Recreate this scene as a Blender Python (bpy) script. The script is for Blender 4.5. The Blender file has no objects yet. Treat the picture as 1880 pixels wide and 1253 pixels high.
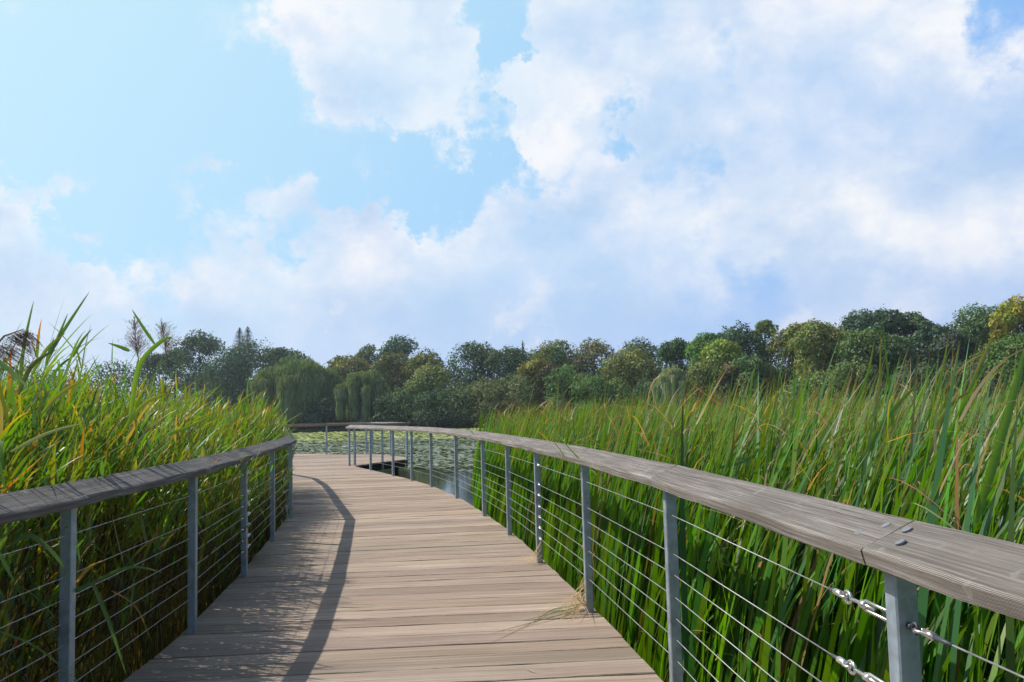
import bpy, math, random
import numpy as np
from mathutils import Vector, Matrix
R = math.radians
rng = np.random.default_rng(7)
random.seed(7)
SC = bpy.context.scene
COL = SC.collection

# ------------------------------------------------------------------ camera
EYE = 1.372
PITCH, ROLL, FPX = 0.0798, -0.0251, 1600.0
cam_d = bpy.data.cameras.new('camera')
cam = bpy.data.objects.new('camera', cam_d); COL.objects.link(cam)
SC.camera = cam
_f = Vector((0, math.cos(PITCH), math.sin(PITCH)))
_u = Vector((0, -math.sin(PITCH), math.cos(PITCH)))
_r = Vector((1, 0, 0))
_r2 = math.cos(ROLL) * _r + math.sin(ROLL) * _u
_u2 = -math.sin(ROLL) * _r + math.cos(ROLL) * _u
M = Matrix(((_r2.x, _u2.x, -_f.x, 0), (_r2.y, _u2.y, -_f.y, 0), (_r2.z, _u2.z, -_f.z, EYE), (0, 0, 0, 1)))
cam.matrix_world = M
cam_d.sensor_width = 36
cam_d.lens = 36 * FPX / 1880
cam_d.clip_start = 0.05
cam_d.clip_end = 6000

def ray(px, py):
    return _f * FPX + _r2 * (px - 940) + _u2 * (626.5 - py)
def at(px, py, Y):
    """world point seen at photo pixel px,py at forward distance Y"""
    d = ray(px, py)
    return Vector((0, 0, EYE)) + d * (Y / d.y)
def onz(px, py, z):
    d = ray(px, py)
    return Vector((0, 0, EYE)) + d * ((z - EYE) / d.z)

# ------------------------------------------------------------------ world, sun, exposure
SUN_DIR = Vector((-0.83, 0.39, 1.0)).normalized()       # towards the sun
SUN_EL = math.asin(SUN_DIR.z); SUN_AZ = math.atan2(SUN_DIR.x, SUN_DIR.y)
sun_d = bpy.data.lights.new('sun', 'SUN'); sun_d.energy = 5.0; sun_d.angle = R(0.5)
sun_d.color = (1.0, 0.94, 0.86)
sun = bpy.data.objects.new('sun', sun_d); COL.objects.link(sun)
sun.rotation_euler = SUN_DIR.to_track_quat('Z', 'Y').to_euler()
SC.view_settings.view_transform = 'Standard'
SC.view_settings.look = 'None'
SC.view_settings.gamma = 1
SC.view_settings.exposure = 0.0

world = bpy.data.worlds.new('World'); SC.world = world; world.use_nodes = True
class NT:
    def __init__(s, tree): s.t = tree; s.n = tree.nodes; s.l = tree.links
    def node(s, typ, **kw):
        nd = s.n.new(typ)
        for k, v in kw.items(): setattr(nd, k, v)
        return nd
    def put(s, sock, v):
        if isinstance(v, bpy.types.NodeSocket): s.l.new(v, sock)
        elif v is not None: sock.default_value = v
    def math(s, op, a, b=None, c=None, clamp=False):
        nd = s.node('ShaderNodeMath', operation=op, use_clamp=clamp)
        s.put(nd.inputs[0], a); s.put(nd.inputs[1], b); s.put(nd.inputs[2], c)
        return nd.outputs[0]
    def vmath(s, op, a, b=None):
        nd = s.node('ShaderNodeVectorMath', operation=op)
        s.put(nd.inputs[0], a); s.put(nd.inputs[1], b)
        return nd.outputs['Value'] if op in ('DOT_PRODUCT', 'LENGTH') else nd.outputs[0]
    def mix(s, fac, a, b, mode='MIX'):
        nd = s.node('ShaderNodeMix', data_type='RGBA', blend_type=mode)
        s.put(nd.inputs[0], fac); s.put(nd.inputs[6], a); s.put(nd.inputs[7], b)
        return nd.outputs[2]
    def maprange(s, v, a, b, c=0.0, d=1.0, typ='LINEAR'):
        nd = s.node('ShaderNodeMapRange', interpolation_type=typ)
        for i, x in enumerate((v, a, b, c, d)): s.put(nd.inputs[i], x)
        return nd.outputs[0]
    def noise(s, vec, scale, detail=4, rough=0.5, dist=0.0, col=False):
        nd = s.node('ShaderNodeTexNoise')
        s.put(nd.inputs['Vector'], vec); nd.inputs['Scale'].default_value = scale
        nd.inputs['Detail'].default_value = detail; nd.inputs['Roughness'].default_value = rough
        nd.inputs['Distortion'].default_value = dist
        return nd.outputs['Color' if col else 'Fac']
    def ramp(s, v, stops):
        nd = s.node('ShaderNodeValToRGB'); s.put(nd.inputs[0], v)
        e = nd.color_ramp.elements
        while len(e) < len(stops): e.new(0.5)
        for el, (p, c) in zip(e, stops): el.position = p; el.color = (*c, 1)
        return nd.outputs[0]
def rgb(r, g, b):
    f = lambda v: (v / 255 / 12.92) if v / 255 <= 0.04045 else ((v / 255 + 0.055) / 1.055) ** 2.4
    return (f(r), f(g), f(b))
def c4(c): return (*c, 1)

def build_sky():
    T = NT(world.node_tree)
    T.n.clear()
    geo = T.node('ShaderNodeTexCoord').outputs['Generated']
    d = T.vmath('NORMALIZE', geo)
    sep = T.node('ShaderNodeSeparateXYZ'); T.l.new(d, sep.inputs[0])
    ez = sep.outputs[2]
    sky = T.node('ShaderNodeTexSky', sky_type='NISHITA')
    sky.sun_disc = False; sky.sun_elevation = SUN_EL; sky.sun_rotation = SUN_AZ
    sky.air_density = 1.0; sky.dust_density = 1.0; sky.ozone_density = 1.0
    clear = T.mix(1.0, sky.outputs[0], (0.145, 0.145, 0.145, 1), 'MULTIPLY')
    # thin high veil that lightens the clear part, stronger to the left where the sun is
    sdot = T.vmath('DOT_PRODUCT', d, tuple(SUN_DIR))
    veil = T.ramp(T.maprange(sdot, 0.15, 0.85), [(0.0, rgb(140, 190, 252)), (0.45, rgb(170, 218, 255)), (1.0, rgb(205, 243, 255))])
    front = T.maprange(T.math('ADD', sep.outputs[1], T.math('MULTIPLY', ez, -0.9)), -0.15, 0.42, 0.0, 1.0, 'SMOOTHSTEP')
    clear = T.mix(T.math('MULTIPLY', front, 0.88), clear, veil)
    # direction warped by noise gives ragged cloud edges
    w1 = T.noise(d, 5.5, 9, 0.66, col=True)
    w1 = T.vmath('SUBTRACT', w1, (0.5, 0.5, 0.5))
    sc = T.node('ShaderNodeVectorMath', operation='SCALE'); T.l.new(w1, sc.inputs[0]); sc.inputs[3].default_value = 0.34
    dw = T.vmath('NORMALIZE', T.vmath('ADD', d, sc.outputs[0]))
    total = None
    def blob(px, py, rp, wt, soft=0.0):
        nonlocal total
        c = ray(px, py).normalized()
        a = rp / FPX
        dot = T.vmath('DOT_PRODUCT', dw, tuple(c))
        f = T.maprange(dot, math.cos(a), math.cos(a * soft), 0.0, wt, 'SMOOTHSTEP')
        total = f if total is None else T.math('ADD', total, f)
    for b in [(620, -40, 210, 1.0, .35), (700, 60, 175, .9, .3), (800, 140, 130, 1.0, .1), (1420, 260, 520, 1.2, .5), (1200, 60, 330, .9, .3), (1000, 90, 120, .7, 0), (990, 200, 70, .6, 0), (1750, 450, 420, .9, .3),
              (1010, 600, 330, .9, .35), (960, 390, 190, .9, .2), (640, 520, 160, .9, .3), (420, 590, 170, .9, .2), (20, 510, 140, 1.0, .3), (160, 590, 180, .9, .3), (700, 640, 300, .8, .2), (820, 480, 150, .7, .2),
              (540, 420, 70, .7, 0), (660, 420, 70, .7, 0), (60, 440, 80, .6, 0), (130, 470, 70, .5, 0), (280, 490, 60, .6, 0),
              (368, 345, 75, .95, .0), (410, 378, 60, .6, 0), (210, 355, 80, .45, 0), (60, 10, 90, .6, .0), (500, 5, 50, .5, 0), (1850, 200, 300, .5, .2), (850, 300, 60, .5, 0), (760, 350, 40, .5, 0),
              (1790, 35, 100, -1.15, .0), (1860, 85, 60, -.4, .1), (1350, 110, 50, -.5, .0), (1350, 170, 110, -.9, .0), (1040, 262, 110, -1.15, .0), (880, 265, 90, -.7, .0), (905, 100, 50, -.8, .0), (1100, 290, 60, -.7, 0),
              (300, 530, 60, -.45, 0), (700, 300, 150, -.45, 0), (250, 230, 360, -.6, .3), (1210, 330, 60, -.7, 0), (1300, 540, 150, -.6, 0), (1640, 500, 90, -.5, 0)]:
        blob(*b)
    stretch = T.vmath('MULTIPLY', d, (1.0, 1.0, 1.25))
    n1 = T.noise(stretch, 6.0, 9, 0.6)
    n2 = T.noise(stretch, 2.3, 5, 0.5)
    nn = T.math('ADD', T.math('MULTIPLY', T.math('SUBTRACT', n1, 0.5), 3.6), T.math('MULTIPLY', T.math('SUBTRACT', n2, 0.5), 0.9))
    # outside the picture: scattered cloud, thinned to lower the ambient light
    back = T.maprange(front, 0.9, 0.2, 0.0, -0.35)
    dens = T.math('ADD', T.math('ADD', total, nn), back)
    cover = T.maprange(dens, -0.05, 1.05, 0, 1, 'SMOOTHSTEP')
    # cloud body: bright tops, lavender shaded parts
    up = T.vmath('ADD', stretch, (0.012, 0.0, 0.06))
    n1u = T.noise(up, 6.0, 9, 0.6)
    relief = T.math('MULTIPLY', T.math('SUBTRACT', n1, n1u), 2.6)
    n3 = T.noise(stretch, 3.6, 4, 0.45)
    thick = T.maprange(dens, 0.5, 2.0, 0, 1)
    shade = T.math('ADD', T.math('MULTIPLY', T.math('SUBTRACT', n3, 0.5), 2.0), T.math('MULTIPLY', thick, -0.28))
    low = T.maprange(ez, 0.02, 0.20, 0.42, 0.0, 'SMOOTHSTEP')
    s = T.math('SUBTRACT', T.math('ADD', T.math('ADD', shade, relief), 0.76), low, clamp=True)
    ccol = T.ramp(s, [(0.0, rgb(188, 213, 243)), (0.35, rgb(207, 225, 248)), (0.7, rgb(229, 238, 252)), (1.0, rgb(248, 250, 254))])
    warm = T.noise(d, 1.7, 2, 0.5)
    thin = T.maprange(T.noise(stretch, 4.2, 8, 0.62), 0.38, 0.62, 0.62, 1.0, 'SMOOTHSTEP')
    ccol = T.mix(T.maprange(thick, 0.0, 0.25, 0.0, 0.0), ccol, clear)
    col = T.mix(T.math('MULTIPLY', cover, thin), clear, ccol)
    hor = T.maprange(T.math('ADD', ez, T.math('MULTIPLY', T.math('SUBTRACT', n1, 0.5), 0.12)), 0.03, 0.17, 0.85, 0.0, 'SMOOTHSTEP')
    hcol = T.ramp(T.maprange(sep.outputs[0], -0.5, 0.45), [(0, rgb(214, 232, 253)), (0.45, rgb(186, 212, 250)), (1, rgb(180, 205, 247))])
    col = T.mix(hor, col, hcol)
    # white puffs low over the trees
    total = None
    for b in [(960, 580, 80, .75, 0), (1060, 530, 60, .5, 0), (1430, 560, 80, .95, .0), (1530, 568, 38, .8, .0), (1740, 500, 110, .5, 0), (575, 560, 30, .6, .0), (330, 480, 90, .5, 0)]:
        blob(*b)
    puff = T.maprange(T.math('ADD', total, T.math('MULTIPLY', T.math('SUBTRACT', n1, 0.5), 2.2)), 0.3, 1.1, 0, 0.75, 'SMOOTHSTEP')
    col = T.mix(puff, col, c4(rgb(240, 241, 250)))
    bg = T.node('ShaderNodeBackground'); T.l.new(col, bg.inputs[0]); bg.inputs[1].default_value = 1.0
    out = T.node('ShaderNodeOutputWorld'); T.l.new(bg.outputs[0], out.inputs[0])
build_sky()

# ------------------------------------------------------------------ helpers
def tag(o, label=None, cat=None, group=None, kind=None):
    if label: o['label'] = label
    if cat: o['category'] = cat
    if group: o['group'] = group
    if kind: o['kind'] = kind
    return o
def empty(name, loc=(0, 0, 0)):
    o = bpy.data.objects.new(name, None); COL.objects.link(o); o.location = loc
    o.empty_display_size = 0.2
    return o
def mesh_obj(name, verts, faces, mat, parent=None, col=None, uv=None, smooth=False, normals=None):
    """verts (n,3); faces (m,k) array or list of tuples; uv per vertex"""
    me = bpy.data.meshes.new(name)
    verts = np.asarray(verts, np.float32)
    if isinstance(faces, np.ndarray):
        m, k = faces.shape
        me.vertices.add(len(verts)); me.vertices.foreach_set('co', verts.ravel())
        me.loops.add(m * k); me.loops.foreach_set('vertex_index', faces.astype(np.int32).ravel())
        me.polygons.add(m)
        me.polygons.foreach_set('loop_start', np.arange(0, m * k, k, dtype=np.int32))
        me.polygons.foreach_set('loop_total', np.full(m, k, np.int32))
        me.update(calc_edges=True)
    else:
        me.from_pydata(verts.tolist(), [], faces); me.update()
    if col is not None:
        a = me.color_attributes.new('tint', 'FLOAT_COLOR', 'POINT')
        c = np.ones((len(verts), 4), np.float32); c[:, :3] = col
        a.data.foreach_set('color', c.ravel())
    if uv is not None:
        l = me.uv_layers.new(name='UVMap')
        vi = np.empty(len(me.loops), np.int32); me.loops.foreach_get('vertex_index', vi)
        l.data.foreach_set('uv', np.asarray(uv, np.float32)[vi].ravel())
    if smooth: me.polygons.foreach_set('use_smooth', np.ones(len(me.polygons), bool))
    me.validate(clean_customdata=False)
    me.materials.append(mat)
    o = bpy.data.objects.new(name, me); COL.objects.link(o)
    if parent: o.parent = parent
    return o

class MB:
    def __init__(s): s.v = []; s.f = []; s.uv = []
    def add(s, vs, fs, uvs=None):
        b = len(s.v); s.v += [tuple(v) for v in vs]; s.f += [tuple(i + b for i in f) for f in fs]
        s.uv += list(uvs) if uvs is not None else [(0, 0)] * len(vs)
    def tube(s, pts, r, seg=6, cap=True):
        pts = [Vector(p) for p in pts]; n = len(pts)
        rs = r if isinstance(r, (list, tuple)) else [r] * n
        vs = []; L = 0; uvs = []
        ref = None
        for i, p in enumerate(pts):
            t = (pts[min(i + 1, n - 1)] - pts[max(i - 1, 0)]).normalized()
            if ref is None: ref = Vector((0, 0, 1)) if abs(t.z) < 0.9 else Vector((1, 0, 0))
            a = t.cross(ref).normalized(); b = a.cross(t).normalized(); ref = b
            if i: L += (p - pts[i - 1]).length
            for k in range(seg):
                th = 2 * math.pi * k / seg
                vs.append(p + (a * math.cos(th) + b * math.sin(th)) * rs[i]); uvs.append((L, k / seg))
        fs = [(i * seg + k, i * seg + (k + 1) % seg, (i + 1) * seg + (k + 1) % seg, (i + 1) * seg + k) for i in range(n - 1) for k in range(seg)]
        if cap: fs += [tuple(range(seg))[::-1], tuple((n - 1) * seg + k for k in range(seg))]
        s.add(vs, fs, uvs)
    def torus(s, c, nrm, R_, r, seg=14, sub=6, sx=1.0, ax=None):
        c = Vector(c); nrm = Vector(nrm).normalized()
        a = Vector(ax).normalized() if ax is not None else nrm.orthogonal().normalized()
        b = nrm.cross(a).normalized()
        vs = []; fs = []
        for i in range(seg):
            th = 2 * math.pi * i / seg
            d = (a * math.cos(th) * sx + b * math.sin(th)); dn = (a * math.cos(th) + b * math.sin(th)).normalized()
            for k in range(sub):
                ph = 2 * math.pi * k / sub
                vs.append(c + d * R_ + dn * math.cos(ph) * r + nrm * math.sin(ph) * r)
        for i in range(seg):
            for k in range(sub):
                fs.append((i * sub + k, i * sub + (k + 1) % sub, ((i + 1) % seg) * sub + (k + 1) % sub, ((i + 1) % seg) * sub + k))
        s.add(vs, fs)
    def prism(s, poly, z0, z1):
        n = len(poly)
        s.add([(x, y, z0) for x, y in poly] + [(x, y, z1) for x, y in poly],
              [tuple(range(n))[::-1], tuple(range(n, 2 * n))] + [(i, (i + 1) % n, n + (i + 1) % n, n + i) for i in range(n)])
    def build(s, name, mat, parent=None, smooth=False, uv=False):
        return mesh_obj(name, s.v, s.f, mat, parent, uv=s.uv if uv else None, smooth=smooth)

def new_mat(name):
    m = bpy.data.materials.new(name); m.use_nodes = True
    T = NT(m.node_tree); T.n.clear()
    out = T.node('ShaderNodeOutputMaterial')
    return m, T, out
def principled(T, out, color, rough=0.6, metal=0.0, normal=None, spec=0.5, **kw):
    p = T.node('ShaderNodeBsdfPrincipled')
    T.put(p.inputs['Base Color'], color); T.put(p.inputs['Roughness'], rough); T.put(p.inputs['Metallic'], metal)
    T.put(p.inputs['Specular IOR Level'], spec)
    if normal is not None: T.l.new(normal, p.inputs['Normal'])
    T.l.new(p.outputs[0], out.inputs[0])
    return p
def bump(T, h, strength=0.3, dist=0.01):
    b = T.node('ShaderNodeBump'); T.put(b.inputs['Height'], h)
    b.inputs['Strength'].default_value = strength; b.inputs['Distance'].default_value = dist
    return b.outputs[0]

# ------------------------------------------------------------------ materials
def mat_wood(name, stops, gscale=(1.2, 42.0), lichen=None, knots=True, bump_s=0.5, board_var=0.0, lo=0.37, hi=0.67):
    m, T, out = new_mat(name)
    uv = T.node('ShaderNodeUVMap', uv_map='UVMap').outputs[0]
    warp = T.noise(uv, 3.0, 3, 0.5, col=True)
    wv = T.vmath('MULTIPLY', T.vmath('SUBTRACT', warp, (0.5, 0.5, 0.5)), (0.02, 0.018, 0))
    u2 = T.vmath('ADD', uv, wv)
    # grain: noise drawn out along the board
    g1 = T.noise(T.vmath('MULTIPLY', u2, (gscale[0], gscale[1], 1)), 1.0, 7, 0.65)
    g2 = T.noise(T.vmath('MULTIPLY', u2, (gscale[0] * 0.45, gscale[1] * 0.3, 1)), 1.0, 4, 0.6)
    wave = T.node('ShaderNodeTexWave', wave_type='BANDS', bands_direction='Y')
    T.l.new(T.vmath('MULTIPLY', u2, (1.0, 1.0, 1)), wave.inputs['Vector'])
    wave.inputs['Scale'].default_value = gscale[1] * 0.85; wave.inputs['Distortion'].default_value = 2.2
    wave.inputs['Detail'].default_value = 3; wave.inputs['Detail Scale'].default_value = 0.6
    g = T.math('ADD', T.math('ADD', T.math('MULTIPLY', g1, 0.5), T.math('MULTIPLY', g2, 0.26)), T.math('MULTIPLY', wave.outputs['Fac'], 0.22))
    col = T.ramp(T.maprange(g, lo, hi), stops)
    big = T.noise(uv, 1.1, 4, 0.6)
    col = T.mix(T.maprange(big, 0.35, 0.7, 0.0, 0.6), col, c4(tuple(x * 0.72 for x in stops[1][1])))
    # long splits
    cr = T.noise(T.vmath('MULTIPLY', u2, (0.7, gscale[1] * 1.25, 1)), 1.0, 5, 0.7)
    crack = T.maprange(cr, 0.635, 0.665, 0, 1)
    col = T.mix(T.math('MULTIPLY', crack, 0.75), col, (0.03, 0.024, 0.02, 1))
    if knots:
        vo = T.node('ShaderNodeTexVoronoi', feature='F1'); vo.inputs['Scale'].default_value = 1.0
        T.l.new(T.vmath('MULTIPLY', u2, (2.1, 7.0, 1)), vo.inputs['Vector'])
        kd = vo.outputs['Distance']
        kn = T.maprange(kd, 0.05, 0.085, 1, 0, 'SMOOTHSTEP')
        col = T.mix(T.math('MULTIPLY', kn, 0.16), col, c4(stops[-1][1]))
        kc = T.maprange(kd, 0.018, 0.032, 1, 0, 'SMOOTHSTEP')
        col = T.mix(T.math('MULTIPLY', kc, 0.8), col, (0.09, 0.055, 0.04, 1))
    if lichen:
        ln = T.noise(uv, 9.0, 6, 0.65)
        col = T.mix(T.maprange(ln, 0.6, 0.68, 0, 0.5), col, c4(lichen))
    if board_var:
        at_ = T.node('ShaderNodeAttribute', attribute_name='tint')
        col = T.mix(1.0, col, at_.outputs['Color'], 'MULTIPLY')
    h = T.math('SUBTRACT', g, T.math('MULTIPLY', crack, 0.6))
    principled(T, out, col, 0.82, 0, bump(T, h, bump_s, 0.006), 0.3)
    return m
M_DECK = mat_wood('deck_wood', [(0.0, (0.17, 0.118, 0.092)), (0.34, (0.37, 0.285, 0.21)), (0.72, (0.52, 0.42, 0.32)), (1.0, (0.66, 0.57, 0.47))], (0.85, 58.0), bump_s=0.6, board_var=1, lo=0.36, hi=0.66)
M_CAP = mat_wood('rail_wood', [(0.0, (0.055, 0.045, 0.037)), (0.34, (0.215, 0.188, 0.158)), (0.66, (0.38, 0.345, 0.30)), (1.0, (0.68, 0.645, 0.59))], (2.2, 150.0), lichen=(0.40, 0.41, 0.36), bump_s=0.9)
M_CAPL = mat_wood('rail_wood_lichened_shaded', [(0.0, (0.035, 0.03, 0.027)), (0.38, (0.14, 0.125, 0.112)), (0.7, (0.27, 0.25, 0.23)), (1.0, (0.52, 0.50, 0.46))], (2.2, 110.0), lichen=(0.36, 0.38, 0.35), bump_s=0.9)  # darker copy of the right rail wood; dapple shade put into the tone

def mat_metal(name, base, rough, metal):
    m, T, out = new_mat(name)
    oc = T.node('ShaderNodeTexCoord').outputs['Object']
    n = T.noise(oc, 14.0, 5, 0.6)
    vo = T.node('ShaderNodeTexVoronoi', feature='F1'); vo.inputs['Scale'].default_value = 55.0; T.l.new(oc, vo.inputs['Vector'])
    sep = T.node('ShaderNodeSeparateColor'); T.l.new(vo.outputs['Color'], sep.inputs[0])
    f = T.math('ADD', T.math('MULTIPLY', n, 0.88), T.math('MULTIPLY', sep.outputs[0], 0.12))
    col = T.ramp(T.maprange(f, 0.3, 0.72), [(0, tuple(x * 0.72 for x in base)), (1, tuple(min(1, x * 1.22) for x in base))])
    principled(T, out, col, T.maprange(n, 0.3, 0.7, rough - 0.08, rough + 0.12), metal, bump(T, n, 0.08, 0.003))
    return m
M_POST = mat_metal('galvanised_steel', (0.34, 0.41, 0.47), 0.48, 0.5)
M_BOLT = mat_metal('dull_bolt', (0.20, 0.215, 0.225), 0.65, 0.3)
M_CABLE = mat_metal('steel_cable', (0.36, 0.36, 0.36), 0.5, 0.6)
M_FIT = mat_metal('polished_fitting', (0.72, 0.70, 0.66), 0.28, 0.85)
M_DARKFIT = mat_metal('black_sleeve', (0.06, 0.065, 0.085), 0.5, 0.1)

def mat_leaf(name, trans=0.4, rough=0.45, gloss=0.12, noise_scale=None):
    m, T, out = new_mat(name)
    a = T.node('ShaderNodeAttribute', attribute_name='tint').outputs['Color']
    if noise_scale:
        oc = T.node('ShaderNodeTexCoord').outputs['Object']
        n = T.noise(oc, noise_scale, 4, 0.6)
        a = T.mix(T.maprange(n, 0.35, 0.7, 0, 0.5), a, T.mix(1.0, a, (0.55, 0.6, 0.55, 1), 'MULTIPLY'))
    dif = T.node('ShaderNodeBsdfDiffuse'); T.l.new(a, dif.inputs[0])
    tr = T.node('ShaderNodeBsdfTranslucent')
    tc = T.mix(1.0, a, (1.65, 1.6, 0.3, 1), 'MULTIPLY'); T.l.new(tc, tr.inputs[0])
    mx = T.node('ShaderNodeMixShader'); mx.inputs[0].default_value = trans
    T.l.new(dif.outputs[0], mx.inputs[1]); T.l.new(tr.outputs[0], mx.inputs[2])
    gl = T.node('ShaderNodeBsdfGlossy'); gl.inputs['Roughness'].default_value = rough; gl.inputs[0].default_value = (0.9, 0.95, 1, 1)
    m2 = T.node('ShaderNodeMixShader')
    m2.inputs[0].default_value = gloss
    T.l.new(mx.outputs[0], m2.inputs[1]); T.l.new(gl.outputs[0], m2.inputs[2])
    T.l.new(m2.outputs[0], out.inputs[0])
    return m
M_REED = mat_leaf('reed_leaf', 0.45, 0.40, 0.03)
M_CATTAIL = mat_leaf('cattail_leaf', 0.36, 0.42, 0.025)
M_DRY = mat_leaf('dry_leaf', 0.2, 0.7, 0.02)
M_CROWN = mat_leaf('tree_leaves', 0.16, 0.6, 0.012)
M_LILY = mat_leaf('lily_leaf', 0.1, 0.35, 0.12)

m_, T_, o_ = new_mat('bark')
_n = T_.noise(T_.vmath('MULTIPLY', T_.node('ShaderNodeTexCoord').outputs['Object'], (3, 3, 0.6)), 2.0, 5, 0.6)
principled(T_, o_, T_.ramp(_n, [(0.3, (0.035, 0.028, 0.022)), (0.7, (0.13, 0.11, 0.09))]), 0.9)
M_BARK = m_
m_, T_, o_ = new_mat('lake_water')
oc = T_.node('ShaderNodeTexCoord').outputs['Object']
_n = T_.noise(oc, 1.6, 4, 0.55); _n2 = T_.noise(oc, 7.0, 3, 0.5)
p = principled(T_, o_, T_.ramp(T_.noise(oc, 0.15, 3), [(0.3, (0.012, 0.022, 0.012)), (0.7, (0.026, 0.038, 0.016))]), 0.06, 0,
               bump(T_, T_.math('ADD', _n, T_.math('MULTIPLY', _n2, 0.3)), 0.03, 0.05), 0.22)
M_WATER = m_
m_, T_, o_ = new_mat('soil_and_grass')
oc = T_.node('ShaderNodeTexCoord').outputs['Object']
_n = T_.noise(oc, 0.35, 6, 0.6); _n2 = T_.noise(oc, 4.0, 5, 0.6)
col = T_.ramp(T_.math('ADD', T_.math('MULTIPLY', _n, 0.6), T_.math('MULTIPLY', _n2, 0.4)), [(0.35, (0.03, 0.025, 0.015)), (0.5, (0.04, 0.06, 0.018)), (0.7, (0.075, 0.10, 0.03))])
principled(T_, o_, col, 0.95, 0, bump(T_, _n2, 0.5, 0.1), 0.2)
M_GROUND = m_

# ------------------------------------------------------------------ terrain and water
WZ = -0.55
SHU = [(-3, 240), (-0.6, 190), (-0.42, 168), (-0.26, 136), (-0.1, 122), (0.05, 112), (0.2, 100), (0.4, 88), (0.7, 78), (1.2, 70), (3, 60)]
def shore(u): return np.interp(u, [a for a, b in SHU], [b for a, b in SHU])
def ground_z(x, y):
    x = np.asarray(x, float); y = np.asarray(y, float)
    u = x / np.maximum(y, 1.0)
    s = y - shore(np.clip(u, -3, 3))
    z = np.interp(s, [-14, -2, 0, 3, 14, 80, 400], [-1.7, -0.9, -0.5, -0.25, 0.25, 1.8, 4.0])
    return z
def build_ground():
    ys = np.concatenate([np.linspace(-1500, -60, 12), np.linspace(-40, 60, 14), np.linspace(64, 230, 84), np.linspace(250, 3000, 22)])
    xs = np.concatenate([np.linspace(-3000, -260, 14), np.linspace(-240, 240, 97), np.linspace(260, 3000, 14)])
    X, Y = np.meshgrid(xs, ys)
    Z = ground_z(X, Y) + rng.normal(0, 0.06, X.shape) * (np.abs(X) < 300)
    V = np.stack([X.ravel(), Y.ravel(), Z.ravel()], 1)
    ny, nx = X.shape
    i, j = np.meshgrid(np.arange(ny - 1), np.arange(nx - 1), indexing='ij')
    a = (i * nx + j).ravel()
    F = np.stack([a, a + 1, a + nx + 1, a + nx], 1)
    o = mesh_obj('ground', V, F, M_GROUND, smooth=True); tag(o, kind='structure')
build_ground()
w = mesh_obj('water', [(-400, -300, WZ), (400, -300, WZ), (400, 260, WZ), (-400, 260, WZ)], [(0, 1, 2, 3)], M_WATER)
tag(w, kind='structure')

# ------------------------------------------------------------------ boardwalk
RP = [(1.55, -3.85), (1.26, -1.85), (1.03, 0.10), (0.862, 2.005), (0.712, 4.09), (0.48, 6.05), (0.20, 8.01), (-0.08, 9.8), (-0.42, 11.63),
      (-0.94, 14.06), (-1.56, 16.35), (-2.11, 17.95), (-2.70, 19.46), (-3.54, 21.54), (-4.45, 23.6)]
LP = [(-1.80, -4.0), (-1.83, -2.0), (-1.86, 0.0), (-1.90, 1.98), (-1.97, 3.88), (-2.11, 5.75), (-2.37, 7.68), (-2.70, 9.77), (-3.06, 11.97),
      (-3.60, 13.95), (-4.12, 15.9), (-4.66, 17.8), (-5.3, 19.7), (-6.3, 21.4), (-8.0, 22.3), (-10.0, 22.6), (-12.0, 22.5)]
FP = [(-4.36, 23.9), (-3.83, 25.37), (-3.24, 26.4)]                              # near side of the lookout
FB = [(-12.5, 28.4), (-10.2, 29.6), (-7.9, 30.35), (-6.61, 30.84), (-5.15, 30.48), (-4.92, 30.37), (-4.08, 28.86), (-3.30, 26.75)]
def off_poly(pts, d):
    out = []
    for i, p in enumerate(pts):
        a = Vector(pts[max(i - 1, 0)]); b = Vector(pts[min(i + 1, len(pts) - 1)])
        t = (b - a).normalized(); n = Vector((t.y, -t.x))
        out.append((p[0] + n.x * d, p[1] + n.y * d))
    return out
rb = off_poly(RP, 0.055)[:-1] + [(-4.34, 23.55)] + off_poly(FP, 0.05)[1:] + [(-3.15, 26.7)] + [(-3.98, 28.95), (-4.86, 30.47), (-6.6, 30.92)]
lb = off_poly(LP, -0.055)[:14] + [(-8.0, 22.2), (-13.0, 22.4)]
RBX, RBY = np.array(rb).T
LBX, LBY = np.array(lb).T
def xr(y): return float(np.interp(y, RBY, RBX))
def xl(y): return float(np.interp(y, LBY, LBX)) if y < 22.2 else -13.0
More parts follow.
